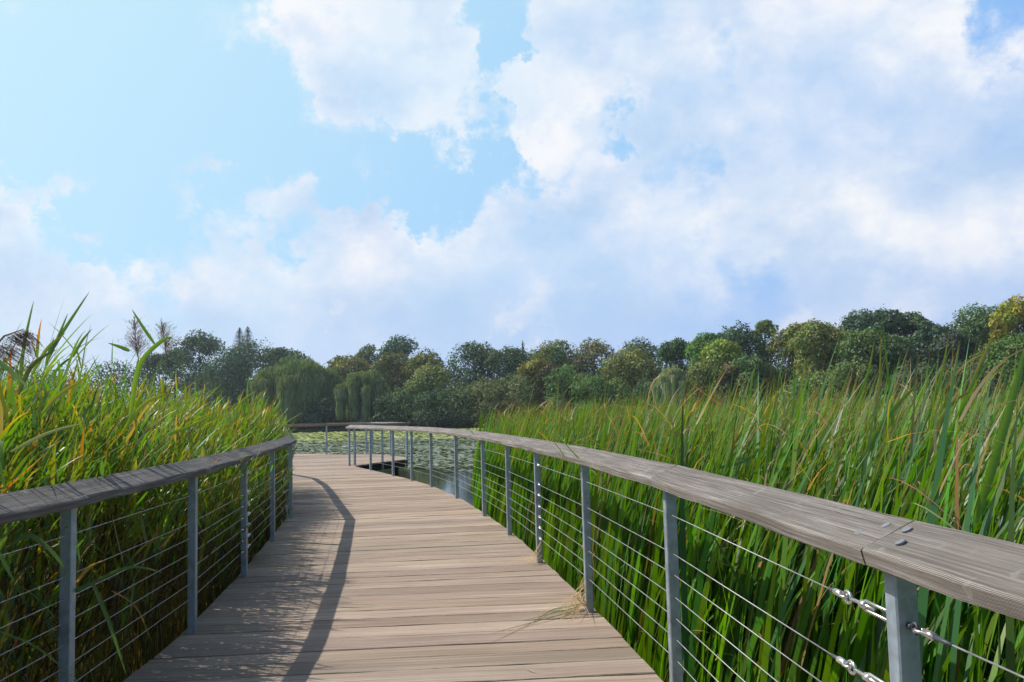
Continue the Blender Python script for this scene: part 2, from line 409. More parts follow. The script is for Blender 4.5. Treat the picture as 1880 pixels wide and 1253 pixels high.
def build_deck():
    y = -4.0; V = []; F = []; UV = []; TC = []
    k = 0
    ang = lambda yy: float(np.interp(yy, [-4, 3, 5, 7, 9, 13, 18, 24, 30, 32], [3, 4, 4.5, 4, 8, 9, 9, 6, -2, -3]))
    def edge(y0, a, fx, x0):
        x = x0
        for _ in range(30):
            x = 0.5 * x + 0.5 * fx(y0 + math.tan(R(a)) * x)
        return x
    while y < 31.4:
        wdt = random.uniform(0.225, 0.285)
        gap = random.choice([0.004, 0.006, 0.008, 0.011, 0.015, 0.019]) if y < 14 else random.choice([0.006, 0.009, 0.013])
        y1 = y + wdt; a0, a1 = ang(y), ang(y1)
        pts = []
        jl, jr = random.uniform(-.006, .006), random.uniform(-.006, .006)
        for (yy, a) in ((y, a0), (y1, a1)):
            x0 = edge(yy, a, xl, -2); x1 = edge(yy, a, xr, 0.5)
            pts.append(((x0 + jl, yy + math.tan(R(a)) * x0), (x1 + jr, yy + math.tan(R(a)) * x1)))
        if pts[0][1][0] - pts[0][0][0] > 0.2 and pts[1][1][0] - pts[1][0][0] > 0.2:
            nseg = 22; b = len(V)
            bz = random.uniform(-.0022, .0022); off = random.uniform(0, 50); off2 = random.uniform(0, 50)
            ta = random.uniform(0.74, 1.12); tcc = (ta * random.uniform(.99, 1.05), ta, ta * random.uniform(.93, 1.03))
            wob = random.uniform(0, 6)
            for s in range(nseg + 1):
                t = s / nseg
                p0 = np.array(pts[0][0]) * (1 - t) + np.array(pts[0][1]) * t
                p1 = np.array(pts[1][0]) * (1 - t) + np.array(pts[1][1]) * t
                dd = (p1 - p0); dd = dd / max(np.linalg.norm(dd), 1e-6)
                e = gap / 2 + 0.0012 * math.sin(wob + s * 1.7) + 0.001 * random.random()
                q0 = p0 + dd * e; q1 = p1 - dd * e
                z = bz + 0.0012 * math.sin(wob * 2 + s * 0.8)
                prof = [(q0, -0.038), (q0, z - 0.004), (q0 + dd * 0.004, z), (q1 - dd * 0.004, z), (q1, z - 0.004), (q1, -0.038)]
                for (q, zz), vv in zip(prof, (-.04, -.003, 0, wdt, wdt + .003, wdt + .04)):
                    V.append((q[0], q[1], zz)); UV.append((q[0] + off, vv + off2)); TC.append(tcc)
            for s in range(nseg):
                for j in range(5):
                    F.append((b + s * 6 + j, b + (s + 1) * 6 + j, b + (s + 1) * 6 + j + 1, b + s * 6 + j + 1))
            F.append(tuple(b + j for j in range(6))); F.append(tuple(b + nseg * 6 + j for j in range(5, -1, -1)))
        y = y1; k += 1
    o = mesh_obj('boardwalk', V, F, M_DECK, col=np.array(TC), uv=UV)
    tag(o, kind='structure')
    # edge beams and piles carrying the deck
    for line in (off_poly(rb[:15], -0.10), off_poly(lb[:15], 0.10), [(-4.6, 23.7), (-3.9, 25.4), (-3.35, 26.6), (-4.1, 28.7), (-5.0, 30.2), (-6.6, 30.7), (-8, 30.2)]):
        mb = MB()
        for i in range(len(line) - 1):
            a = Vector(line[i]); b = Vector(line[i + 1]); t = (b - a).normalized(); n = Vector((t.y, -t.x)) * 0.022
            mb.prism([(a + n)[:], (b + n)[:], (b - n)[:], (a - n)[:]], -0.235, -0.0385)
        mb.build('edge_beam', M_BEAM, o)
    for (x, yy) in [(-4.4, 24.0), (-3.6, 26.6), (-4.6, 28.8), (-1.7, 15.9), (-2.9, 19.3), (-4.0, 22.2), (-.3, 10), (.4, 5), (-2.4, 5), (-3, 10.0), (-4.3, 15), (-6.6, 30.6)]:
        mb = MB(); mb.tube([(x, yy, -1.9), (x, yy, -0.236)], 0.07, 10); mb.build('pile', M_BEAM, o)
    return o
M_BEAM = mat_wood('dark_beam', [(0.0, (0.03, 0.024, 0.02)), (0.4, (0.07, 0.055, 0.045)), (0.8, (0.12, 0.10, 0.08)), (1.0, (0.16, 0.13, 0.11))], (1.0, 30.0), knots=False)
deck = build_deck()

# ------------------------------------------------------------------ railings
CZ = [0.875, 0.70, 0.605, 0.505, 0.41, 0.315, 0.22]
def make_post(p, t, root):
    """square tube post, its face square to the rail"""
    n = Vector((t.y, -t.x)); h = 0.026; c = 0.004
    P = Vector(p); poly = []
    for sx, sy in ((1, 1), (-1, 1), (-1, -1), (1, -1)):
        for e in ((0, 1), (1, 0)) if sx * sy > 0 else ((1, 0), (0, 1)):
            q = P + t * sx * (h - c * e[0]) + n * sy * (h - c * e[1])
            poly.append((q.x, q.y))
    mb = MB(); mb.prism(poly, -0.22, 1.018)
    return mb.build('post', M_POST, root)
def cap_boards(pts, root, mat, side, joints=None, ext=(0.0, 0.0)):
    """one board per bay, mitred over the posts; side +1: the deck lies to the left of the line"""
    n = len(pts)
    P = [Vector(p) for p in pts]
    d0 = (P[1] - P[0]).normalized(); P[0] = P[0] - d0 * ext[0]
    d1 = (P[-1] - P[-2]).normalized(); P[-1] = P[-1] + d1 * ext[1]
    mit = []
    for i in range(n):
        ta = (P[i] - P[i - 1]).normalized() if i else (P[1] - P[0]).normalized()
        tb = (P[i + 1] - P[i]).normalized() if i < n - 1 else ta
        t = (ta + tb).normalized(); nn = Vector((t.y, -t.x)) * side
        mit.append(nn / max(nn.dot(Vector((ta.y, -ta.x)) * side), 0.35))
    prof = [(-0.070, 1.002), (-0.078, 1.006), (-0.087, 1.038), (-0.081, 1.046), (-0.015, 1.074), (0.042, 1.101), (0.049, 1.099), (0.063, 1.063), (0.058, 1.056), (-0.008, 1.029)]
    pv = [0, .01, .042, .05, .125, .20, .208, .246, .254, .33]
    for i in range(n - 1):
        L = (P[i + 1] - P[i]).length; ns = max(3, int(L / 0.07))
        V = []; F = []; UV = []; off = random.uniform(0, 60); K = len(prof)
        ph = [random.uniform(0, 6) for _ in range(6)]
        t = (P[i + 1] - P[i]).normalized()
        for s in range(ns + 1):
            f = s / ns; c = P[i].lerp(P[i + 1], f); m = mit[i].lerp(mit[i + 1], f)
            g = 0.0016 * (1 if s == 0 else -1 if s == ns else 0)
            c = c + t * g
            for k, (o_, z) in enumerate(prof):
                jit = 0.0022 * math.sin(ph[0] + f * L * 4.3 + k * .4) + 0.0012 * math.sin(ph[1] + f * L * 11 + k * .7) + random.uniform(-.0005, .0005)
                q = c + m * (o_ + (jit if k in (0, 1, 2, 5, 6, 7) else 0))
                V.append((q.x, q.y, z + (jit * 0.6 if k in (2, 3, 0, 1) else 0))); UV.append((f * L + off, pv[k] + off))
        for s in range(ns):
            for k in range(K):
                F.append((s * K + k, s * K + (k + 1) % K, (s + 1) * K + (k + 1) % K, (s + 1) * K + k))
        F.append(tuple(range(K))[::-1]); F.append(tuple(ns * K + k for k in range(K)))
        if side < 0: F = [f[::-1] for f in F]
        mesh_obj('handrail_board', V, F, mat, root, uv=UV)
def cable_line(root, pts, z, r=0.0021, nm='cable'):
    mb = MB(); mb.tube([(x, y, z) for x, y in pts], r, 6); return mb.build(nm, M_CABLE, root, smooth=True)
def turnbuckle(p, t, root):
    """from the post p along t: rod loop, jaw, hook, thimble, ferrule; 0.40 m long"""
    f = lambda s, u=0.0, z=0.0: p + t * s + Vector((-t.y, t.x, 0)) * u + Vector((0, 0, z))
    mb = MB()
    mb.tube([f(0.02, 0, .011), f(.175, 0, .011), f(.19, 0, .006)], 0.0042, 8); mb.tube([f(0.02, 0, -.011), f(.175, 0, -.011), f(.19, 0, -.006)], 0.0042, 8)
    mb.tube([f(.172), f(.196)], 0.0105, 10)
    o = mb.build('turnbuckle', M_FIT, root, smooth=True)
    mb = MB(); mb.tube([f(.13), f(.255)], 0.0048, 8)
    mb.torus(f(.272), (-t.y, t.x, 0), 0.0145, 0.0045, sx=1.5, ax=t); mb.build('hook', M_FIT, o, smooth=True)
    mb = MB(); mb.torus(f(.292), (0, 0, 1), 0.0115, 0.0042, sx=1.6, ax=t)
    mb.tube([f(.305), f(.345)], 0.0088, 10); mb.build('ferrule', M_FIT, o, smooth=True)
    mb = MB(); mb.tube([f(.343), f(.385)], [0.0062, 0.0042], 8); mb.build('sleeve', M_DARKFIT, o, smooth=True)
def eyebolt(p, t, root, long=False):
    f = lambda s, z=0.0: p + t * s + Vector((0, 0, z))
    mb = MB(); mb.tube([f(.026), f(.04)], .008, 8); mb.torus(f(.052), (-t.y, t.x, 0), 0.011, 0.004, ax=t)
    o = mb.build('eye_bolt', M_DARKFIT if long else M_FIT, root, smooth=True)
    mb = MB(); mb.torus(f(.072), (0, 0, 1), 0.010, 0.004, sx=1.4, ax=t); mb.tube([f(.088), f(.128)], .0085, 10); mb.build('ferrule', M_FIT, o, smooth=True)
    if long:
        mb = MB(); mb.tube([f(.126), f(.19)], [.0062, .004], 8); mb.build('sleeve', M_DARKFIT, o, smooth=True)
def railing(name_label, pts, side, mat, ext, ten=(), group='boardwalk railings', inset=None):
    root = empty('railing', (pts[0][0], pts[0][1], 0)); tag(root, name_label, 'railing', group)
    root.location = (0, 0, 0)
    for i, p in enumerate(pts):
        a = Vector(pts[max(i - 1, 0)]); b = Vector(pts[min(i + 1, len(pts) - 1)])
        make_post(p, (b - a).normalized(), root)
    cap_boards(pts, root, mat, side, ext=ext)
    cuts = sorted(ten)
    for z in CZ:
        seq = [0] + cuts + [len(pts) - 1]
        for a, b in zip(seq[:-1], seq[1:]):
            line = [Vector(pts[i]) for i in range(a, b + 1)]
            if a in ten: line[0] = line[0] + (line[1] - line[0]).normalized() * 0.38
            if b in ten: line[-1] = line[-1] + (line[-2] - line[-1]).normalized() * 0.15
            cable_line(root, [q[:] for q in line], z)
    for k in ten:
        tf = (Vector(pts[k + 1]) - Vector(pts[k])).normalized().to_3d(); tb = (Vector(pts[k - 1]) - Vector(pts[k])).normalized().to_3d()
        for z in CZ:
            p = Vector((*pts[k], z))
            turnbuckle(p, tf, root); eyebolt(p, tb, root, True)
    return root
right_rail = railing('long weathered grey handrail on steel posts along the right edge, with cattails behind it', RP, 1, M_CAP, (0, 0.06), (3,))
left_rail = railing('dark lichened handrail, toned for reed shade, on steel posts along the left edge in front of the reeds', LP, -1, M_CAPL, (0, 0.0), (6,))
far_rail = railing('distant pale handrail across the end of the deck in front of the pond', FB, 1, M_CAP, (0, 0.05), ())
look_rail = railing('short low railing on the near side of the lookout corner behind the long right railing', FP, 1, M_CAP, (0.05, 0.1), ())
# small eye bolts on the fourth right post and bolt heads on the near board
for z in CZ:
    p = Vector((*RP[6], z)); tf = (Vector(RP[7]) - Vector(RP[6])).normalized().to_3d(); eyebolt(p, tf, right_rail); eyebolt(p, -tf, right_rail)
for i, (px, py) in enumerate(((1577, 978), (1627, 965), (1665, 973), (1653, 996))):
    q = onz(px, py, 1.064)
    for _ in range(20): zc = 1.0455 + (q.x - 0.781) * 0.455; q = onz(px, py, 0.5 * q.z + 0.5 * zc)
    q.z += 0.001
    mb = MB(); n = Vector((-0.455, 0, 1)).normalized()
    mb.tube([q - n * .004, q + n * .001, q + n * .002], [.012, .012, .009], 14)
    mb.build('bolt_head', M_BOLT, right_rail)

# ------------------------------------------------------------------ blades
def blades(base, vec, length, width, droop, face, K=5, prof=None, twist=0.0, t=None):
    """ribbons: base (n,3), vec unit start direction (n,3), droop = displacement (n,3) added ~t^2, face = azimuth of width direction"""
    n = len(base)
    t = np.linspace(0, 1, K + 1) if t is None else t
    C = base[:, None, :] + vec[:, None, :] * (length[:, None] * t)[:, :, None] + droop[:, None, :] * (t ** 2.2)[None, :, None]
    fa = face[:, None] + twist * t[None, :]
    W = np.stack([np.cos(fa), np.sin(fa), np.zeros_like(fa)], 2)
    if prof is None: prof = np.array([0.75, 0.95, 1.0, 0.85, 0.5, 0.03][:K + 1]) if K == 5 else np.interp(t, [0, .3, .7, 1], [.7, 1, .7, .03])
    hw = (width[:, None] * prof[None, :] * 0.5)[:, :, None]
    V = np.stack([C - W * hw, C + W * hw], 2).reshape(-1, 3)
    idx = (np.arange(n) * (K + 1) * 2)[:, None] + (np.arange(K) * 2)[None, :]
    idx = idx.ravel()
    F = np.stack([idx, idx + 1, idx + 3, idx + 2], 1)
    return V, F, t
def rep_col(c_nk):  # (n,K+1,3) -> per vertex
    return np.repeat(c_nk.reshape(-1, 3), 2, axis=0)
def unit(v): return v / np.linalg.norm(v, axis=1, keepdims=True)

def scatter(n, xr_, yr_, keep):
    x = rng.uniform(*xr_, n); y = rng.uniform(*yr_, n); k = keep(x, y)
    return x[k], y[k]
# ---- cattails, right of the deck
CT = np.array([0, .22, .42, .60, .76, .90, 1.0])
def cattail_field():
    REDGE = lambda y: np.interp(y, RBY[:15], RBX[:15])
    def outer(x, y): return x - REDGE(np.clip(y, -4, 23))
    LIM = lambda y: np.interp(y, [-5, 13.4, 14.2, 15.2, 17, 25, 40, 60, 200], [0, 0, 0.12, 0.65, 1.3, 3.4, 6.5, 10.5, 40])  # open water at the far side
    def keep(lo, hi):
        return lambda x, y: (outer(x, y) > np.maximum(0.12 + lo, LIM(y))) & (outer(x, y) < hi)
    sets = []
    x, y = scatter(52000, (-2, 5.5), (-2.5, 20), keep(0, 1.3)); sets.append((x, y, 1.0))
    x, y = scatter(46000, (-2, 9), (0, 24), keep(1.3, 4.5)); sets.append((x, y, 1.05))
    x, y = scatter(42000, (-2, 22), (2, 32), keep(4.5, 18)); sets.append((x, y, 1.25))
    x, y = scatter(30000, (0, 60), (10, 62), keep(9, 60)); sets.append((x, y, 2.0))
    VV = []; FF = []; CC = []; nv = 0
    for x, y, wf in sets:
        n = len(x)
        clump = np.sin(x * 1.7 + np.sin(y * 1.3) * 1.4) * np.sin(y * 1.1 + x * .6)
        top = 1.40 + 0.10 * clump + rng.normal(0, 0.115, n) + (rng.random(n) < .08) * rng.uniform(.06, .28, n)
        top += np.interp(y, [0, 3, 5, 12, 20, 40], [0.34, 0.33, 0.27, 0.19, .10, .07])
        o = outer(x, y)
        top -= np.interp(o, [0, 0.5, 1.2], [0.30, 0.12, 0.0])
        top -= np.where(rng.random(n) < .62, rng.uniform(0, .75, n) * np.interp(o, [0, 3], [1, .8]), 0)
        L = top - WZ
        az = rng.normal(0.0, .85, n)
        lean = np.abs(rng.normal(0.14, 0.12, n)) + 0.02
        lean = np.where(rng.random(n) < .05, lean + rng.uniform(.1, .45, n), lean)
        lean = np.where((o < 0.5) & (np.cos(az) < 0), lean * 0.4, lean)
        vec = np.stack([np.sin(lean) * np.cos(az), np.sin(lean) * np.sin(az), np.cos(lean)], 1)
        dr = rng.uniform(0.12, 0.66, n) + (rng.random(n) < .12) * rng.uniform(.1, .4, n)
        daz = rng.normal(0.0, 0.6, n)
        droop = np.stack([dr * np.cos(daz), dr * np.sin(daz), -dr * dr * 0.55], 1)
        width = rng.uniform(0.018, 0.038, n) * wf
        face = rng.uniform(0, math.pi, n) * 0.5 + rng.choice([-.35, .3], n)
        V, F, t = blades(np.stack([x, y, np.full(n, WZ - .05)], 1), vec, L, width, droop, face, 6, np.array([.6, .85, 1, .95, .72, .38, .02]), twist=0.7, t=CT)
        # albedo: green, some yellowing, brown tips, a few dead
        g = np.stack([rng.uniform(.066, .140, n), rng.uniform(.190, .290, n), rng.uniform(.010, .028, n)], 1)
        blue = rng.random(n) < .24
        g[blue] = np.stack([rng.uniform(.050, .085, n), rng.uniform(.145, .215, n), rng.uniform(.040, .070, n)], 1)[blue]
        tan = np.stack([rng.uniform(.28, .42, n), rng.uniform(.19, .27, n), rng.uniform(.08, .13, n)], 1)
        rust = np.stack([rng.uniform(.24, .38, n), rng.uniform(.12, .19, n), rng.uniform(.02, .05, n)], 1)
        C = np.repeat(g[:, None, :], 7, 1)
        tp = rng.random(n)
        m1 = tp < .36; m2 = (tp >= .36) & (tp < .43); dead = tp > .980
        C[m1, 6] = rust[m1]; C[m1, 5] = .30 * rust[m1] + .70 * C[m1, 5]
        C[m2, 6] = tan[m2]; C[m2, 5] = .55 * tan[m2] + .45 * g[m2]
        C[dead] = tan[dead][:, None, :] * np.linspace(.6, 1, 7)[None, :, None]
        C = C * rng.uniform(.40, 1.18, (n, 1, 1))
        VV.append(V); FF.append(F + nv); CC.append(rep_col(C)); nv += len(V)
    # dead, bent leaves between the green ones
    x, y = scatter(12000, (-2, 9), (-1, 22), keep(0, 4)); n = len(x)
    z = rng.uniform(WZ, 1.42, n)
    az = rng.uniform(0, 2 * math.pi, n); el = rng.uniform(-.3, 1.2, n)
    vec = np.stack([np.cos(el) * np.cos(az), np.cos(el) * np.sin(az), np.sin(el)], 1)
    L = rng.uniform(.12, .5, n); vec[:, 0] = np.abs(vec[:, 0]) * np.where(outer(x, y) < .6, 1, np.sign(vec[:, 0]))
    dr = rng.uniform(.02, .3, n)
    droop = np.stack([rng.uniform(0, .12, n), rng.normal(0, .08, n), -dr], 1)
    V, F, t = blades(np.stack([x + .05, y, z], 1), vec, L, rng.uniform(.006, .013, n), droop, rng.uniform(0, 3.1, n), 6, np.array([.9, 1, 1, .9, .8, .5, .05]), 1.0)
    tan = np.stack([rng.uniform(.28, .52, n), rng.uniform(.18, .36, n), rng.uniform(.09, .2, n)], 1)
    VV.append(V); FF.append(F + nv); CC.append(rep_col(np.repeat(tan[:, None, :], 7, 1))); nv += len(V)
    o = mesh_obj('cattail_bed', np.concatenate(VV), np.concatenate(FF), M_CATTAIL, col=np.concatenate(CC), smooth=True)
    tag(o, 'dense bed of tall green cattail leaves with rusty tips right of the boardwalk', 'cattails', kind='stuff')
cattail_field()

# ---- common reed, left of the deck
def reed_leaf_set(base, L, width, lean_az, el, droopk, cols, K=6):
    n = len(base)
    vec = np.stack([np.cos(el) * np.cos(lean_az), np.cos(el) * np.sin(lean_az), np.sin(el)], 1)
    droop = np.stack([np.full(n, .05) * L, rng.normal(0, .05, n) * L, -droopk * L], 1)
    face = lean_az + math.pi / 2 + rng.normal(0, .5, n)
    return blades(base, vec, L, width, droop, face, K, np.array([.35, .9, 1, .9, .7, .4, .02]), rng.uniform(-.6, .6))
def reed_bed():
    LEDGE = lambda y: np.interp(y, LBY[:14], LBX[:14])
    def outer(x, y): return np.where(y < 21, LEDGE(y) - x, -x - 6.5 - (y - 21) * 1.5)
    VV = []; FF = []; CC = []; nv = 0
    def push(V, F, C):
        nonlocal nv
        VV.append(V); FF.append(F + nv); CC.append(C); nv += len(V)
    for (ntry, xr_, yr_, lo, hi, nl, wf) in ((9000, (-5, -1.9), (-1, 20.4), .13, 1.4, 11, 1.0), (6500, (-9, -2), (0, 20.6), 1.4, 4.2, 9, 1.1), (7500, (-26, -4), (2, 26), 4.2, 18, 6, 1.7)):
        x, y = scatter(ntry, xr_, yr_, lambda x, y: (outer(x, y) > lo) & (outer(x, y) < hi) & (y < 20.6))
        n = len(x)
        o = outer(x, y)
        top = 1.45 + 0.08 * np.sin(x * 1.3 + y * .8) + rng.normal(0, .12, n) + np.interp(y, [0, 3, 5, 7, 10, 14, 20], [.0, .03, .13, .13, .07, -.04, -.14])
        top -= np.interp(o / np.interp(y, [5, 8, 11.2, 12.5], [1, 1.7, 1.6, .6]), [0, .15, .4, .95], [.85, .75, .5, .0]); top += (rng.random(n) < .10) * rng.uniform(.1, .3, n); top += np.interp(o, [2, 6, 15], [0, .05, .1])
        top -= np.where(rng.random(n) < .2, rng.uniform(.1, .6, n), 0)
        H = top - WZ
        az = rng.normal(0.15, .6, n); lean = np.abs(rng.normal(.06, .06, n))
        dx = rng.uniform(.04, .28, n) * np.where(o < .5, .5, 1)
        vec = np.stack([np.sin(lean) * np.cos(az), np.sin(lean) * np.sin(az), np.cos(lean)], 1)
        droop = np.stack([dx, rng.normal(0, .06, n), -dx * .15], 1)
        base = np.stack([x, y, np.full(n, WZ - .05)], 1)
        V, F, t = blades(base, vec, H, rng.uniform(.006, .009, n), droop, rng.uniform(0, 3.1, n), 5, np.array([1, 1, .95, .8, .6, .2]))
        sc = np.stack([rng.uniform(.08, .17, n), rng.uniform(.085, .14, n), rng.uniform(.03, .05, n)], 1)
        push(V, F, rep_col(np.repeat(sc[:, None, :], 6, 1)))
        # leaves along each stem
        for j in range(nl):
            f = np.clip(0.40 + 0.60 * ((j + rng.uniform(0, 1, n)) / nl) ** .85, 0, 1)
            b = base + vec * (H * f)[:, None] + droop * (f ** 2.2)[:, None]
            la = rng.normal(0.1, 0.95, n); la = np.where(rng.random(n) < .24, la + math.pi, la)
            el = rng.uniform(.75, 1.45, n) - (1 - f) * .3
            L = rng.uniform(.26, .58, n) * (1.0 if j < nl - 2 else .8)
            near = o < 0.35
            L = np.where(near & (np.cos(la) > 0), L * .55, L)
            wd = rng.uniform(.010, .023, n) * wf
            wd = np.where((o < .6) & (b[:, 2] < .80) & (rng.random(n) < .62), 0.002, wd)
            dk = rng.uniform(.03, .42, n)
            V, F, t = reed_leaf_set(b, L, wd, la, el, dk, None)
            g = np.stack([rng.uniform(.085, .175, n), rng.uniform(.165, .27, n), rng.uniform(.012, .034, n)], 1)
            bl = rng.random(n) < .3
            g[bl] = np.stack([rng.uniform(.055, .10, n), rng.uniform(.14, .20, n), rng.uniform(.045, .075, n)], 1)[bl]
            C = np.repeat(g[:, None, :], 7, 1)
            q = rng.random(n)
            yl = q < .09 + .09 * f; dd = q > .95 - .1 * (1 - f)
            yel = np.stack([rng.uniform(.42, .60, n), rng.uniform(.26, .36, n), rng.uniform(.02, .05, n)], 1)
            for kk, wgt in ((6, 1), (5, .9), (4, .55), (3, .2)): C[yl, kk] = (1 - wgt) * C[yl, kk] + wgt * yel[yl]
            rust = q < .045
            for kk, wgt in ((6, 1), (5, 1), (4, .9), (3, .6)): C[rust, kk] = (1 - wgt) * C[rust, kk] + wgt * np.array([.42, .15, .03])
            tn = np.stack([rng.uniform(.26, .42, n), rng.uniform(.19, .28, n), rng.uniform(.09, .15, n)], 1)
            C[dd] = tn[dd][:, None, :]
            low_shade = (f < .72) & (rng.random(n) < .85)      # low leaves dead brown, darkened to paint in the shade under the rail
            C[low_shade] = (tn[low_shade] * np.array([.17, .19, .16]))[:, None, :]
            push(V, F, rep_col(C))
    # dry stalks low down
    x, y = scatter(5000, (-5, -1.9), (-1, 20), lambda x, y: (outer(x, y) > .1) & (outer(x, y) < 1.5)); n = len(x)
    lean = np.abs(rng.normal(.2, .25, n)); az = rng.uniform(0, 6.28, n)
    vec = np.stack([-np.abs(np.sin(lean) * np.cos(az)), np.sin(lean) * np.sin(az), np.cos(lean)], 1)
    V, F, t = blades(np.stack([x, y, np.full(n, WZ)], 1), vec, rng.uniform(.5, 1.3, n), rng.uniform(.004, .008, n), np.zeros((n, 3)), rng.uniform(0, 3.1, n), 5)
    tn = np.stack([rng.uniform(.2, .36, n), rng.uniform(.14, .25, n), rng.uniform(.07, .13, n)], 1)
    push(V, F, rep_col(np.repeat(tn[:, None, :], 6, 1)))
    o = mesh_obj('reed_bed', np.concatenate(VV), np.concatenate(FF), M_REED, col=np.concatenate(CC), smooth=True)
    tag(o, 'thick stand of green common reed with yellow leaf tips left of the boardwalk', 'reeds', kind='stuff')
reed_bed()

# ---- single long leaves standing out of the beds, and leaves over the rails
def leaf_curve(pts, width, face, col0, col1, name, mat, parent=None):
    """one ribbon through world points"""
    P = np.array([list(p) for p in pts], float); K = 12
    tt = np.linspace(0, len(P) - 1, K + 1)
    C = np.empty((K + 1, 3))
    for i, t in enumerate(tt):  # Catmull-Rom
        a = min(int(t), len(P) - 2); f = t - a
        p0 = P[max(a - 1, 0)]; p1 = P[a]; p2 = P[a + 1]; p3 = P[min(a + 2, len(P) - 1)]
        C[i] = 0.5 * ((2 * p1) + (-p0 + p2) * f + (2 * p0 - 5 * p1 + 4 * p2 - p3) * f * f + (-p0 + 3 * p1 - 3 * p2 + p3) * f ** 3)
    w = np.interp(np.linspace(0, 1, K + 1), [0, .25, .6, .85, 1], [.55, 1, .8, .4, .02]) * width / 2
    d = np.gradient(C, axis=0); d /= np.linalg.norm(d, axis=1, keepdims=True)
    fv = np.array(face, float); W = np.cross(d, fv); W /= np.linalg.norm(W, axis=1, keepdims=True)
    N = np.cross(W, d) * (w[:, None] * .35)
    V = np.stack([C - W * w[:, None] + N, C, C + W * w[:, None] + N], 1).reshape(-1, 3)
    F = [(i * 3 + j, i * 3 + j + 1, i * 3 + j + 4, i * 3 + j + 3) for i in range(K) for j in (0, 1)]
    cc = np.array(col0)[None] * (1 - np.linspace(0, 1, K + 1)[:, None] ** 3) + np.array(col1)[None] * np.linspace(0, 1, K + 1)[:, None] ** 3
    return mesh_obj(name, V, np.array(F), mat, parent, col=np.repeat(cc, 3, 0), smooth=True)
GREEN = (.12, .24, .05); BGREEN = (.10, .19, .09); YEL = (.5, .32, .04); TAN = (.42, .29, .15); LIME = (.2, .34, .04)
def px_leaf(pp, Y, width, c0, c1, label, cat='reed leaf', face=(0, -1, .25), mat=None, grp=None, Y2=None):
    Y2 = Y if Y2 is None else Y2
    n = len(pp)
    pts = [at(x, y, Y + (Y2 - Y) * i / (n - 1)) for i, (x, y) in enumerate(pp)]
    o = leaf_curve(pts, width, face, c0, c1, 'reed_leaf', mat or M_REED)
    return tag(o, label, cat, grp or 'long leaves standing out of the reeds')
GR = 'long leaves standing out of the reeds'
px_leaf([(36, 720), (44, 640), (62, 552)], 3.6, .018, GREEN, GREEN, 'straight upright green reed leaf against the sky, farthest left of the tall ones')
px_leaf([(92, 650), (118, 607), (165, 535)], 3.9, .020, GREEN, GREEN, 'tallest grey-green reed leaf slanting right against the left sky')
px_leaf([(85, 668), (105, 625), (125, 575)], 3.9, .018, GREEN, GREEN, 'green reed leaf just left of and parallel to the tallest slanting leaf')
px_leaf([(58, 690), (88, 640), (120, 612)], 3.4, .018, LIME, (.3, .12, .03), 'lime reed leaf with an orange and brown tip below the tallest slanting leaf')
px_leaf([(34, 725), (60, 672), (102, 642)], 3.2, .020, (.12, .14, .05), (.10, .10, .05), 'dark olive arching reed leaf over the lighter leaves at the left')
px_leaf([(-10, 660), (20, 682), (55, 715)], 2.6, .016, BGREEN, (.25, .3, .25), 'pale grey-green leaf sloping down to the right at the left edge of the picture')
px_leaf([(284, 632), (262, 600), (242, 568)], 5.2, .020, GREEN, BGREEN, 'green reed leaf leaning left above the upright plumes')
px_leaf([(135, 655), (150, 628), (169, 604)], 4.0, .016, GREEN, (.1, .14, .07), 'dark narrow reed leaf right of the tallest slanting leaf')
px_leaf([(240, 760), (258, 670), (300, 625), (318, 622)], 4.4, .030, LIME, LIME, 'broad bright lime reed leaf below the upright plumes')
px_leaf([(238, 645), (222, 638), (198, 630)], 5.0, .022, GREEN, (.3, .28, .05), 'flat green reed leaf pointing left below the first upright plume')
px_leaf([(78, 760), (110, 725), (160, 694)], 3.6, .022, (.22, .3, .04), YEL, 'yellow-tipped reed leaf low among the left reeds')
px_leaf([(225, 795), (262, 745), (305, 722)], 4.6, .026, (.24, .32, .04), (.6, .36, .03), 'orange-tipped reed leaf in the middle of the left reeds')
px_leaf([(300, 800), (345, 785), (395, 760)], 5.8, .026, LIME, LIME, 'broad lime leaf lying to the right low in the left reeds')
px_leaf([(365, 855), (400, 838), (440, 808), (468, 790)], 6.9, .020, LIME, LIME, 'green reed leaf lying across the left handrail', face=(0, -.4, 1))
px_leaf([(20, 830), (90, 795), (150, 778)], 3.4, .016, (.3, .34, .2), (.45, .45, .35), 'pale leaf arching right low at the left edge')
px_leaf([(430, 760), (446, 735), (470, 718)], 9.0, .024, LIME, (.4, .45, .08), 'light green reed leaf pointing at the willow')
px_leaf([(500, 800), (528, 775), (557, 757)], 11.6, .018, (.25, .32, .12), (.45, .42, .3), 'thin pale leaf sticking out right of the left reeds over the pond')
# dark leaves poking through the left cables
for (pp, Y, lab) in (([(60, 1110), (180, 1075), (190, 1055), (300, 1048)][:1] + [(150, 1080), (235, 1042), (300, 1052)], 3.9, 'dark green leaf arching right between the two nearest left posts'),
                     ([(170, 1070), (200, 1140), (232, 1240)], 3.5, 'wide dark leaf hanging down between the two nearest left posts'),
                     ([(0, 1160), (70, 1190), (145, 1253)], 3.1, 'thin olive leaf sloping down to the nearest left post'),
                     ([(20, 1000), (60, 985), (110, 1030), (118, 1068)], 3.3, 'dark leaf bent down left of the nearest left post'),
                     ([(205, 1085), (250, 1115), (279, 1182)], 4.2, 'thin brown stalk drooping between the two nearest left posts')):
    px_leaf(pp, Y, .018 if 'thin' not in lab else .008, (.07, .13, .07) if 'brown' not in lab else (.22, .15, .09), (.10, .17, .10) if 'brown' not in lab else (.3, .2, .1), lab, grp='leaves hanging through the left cables')
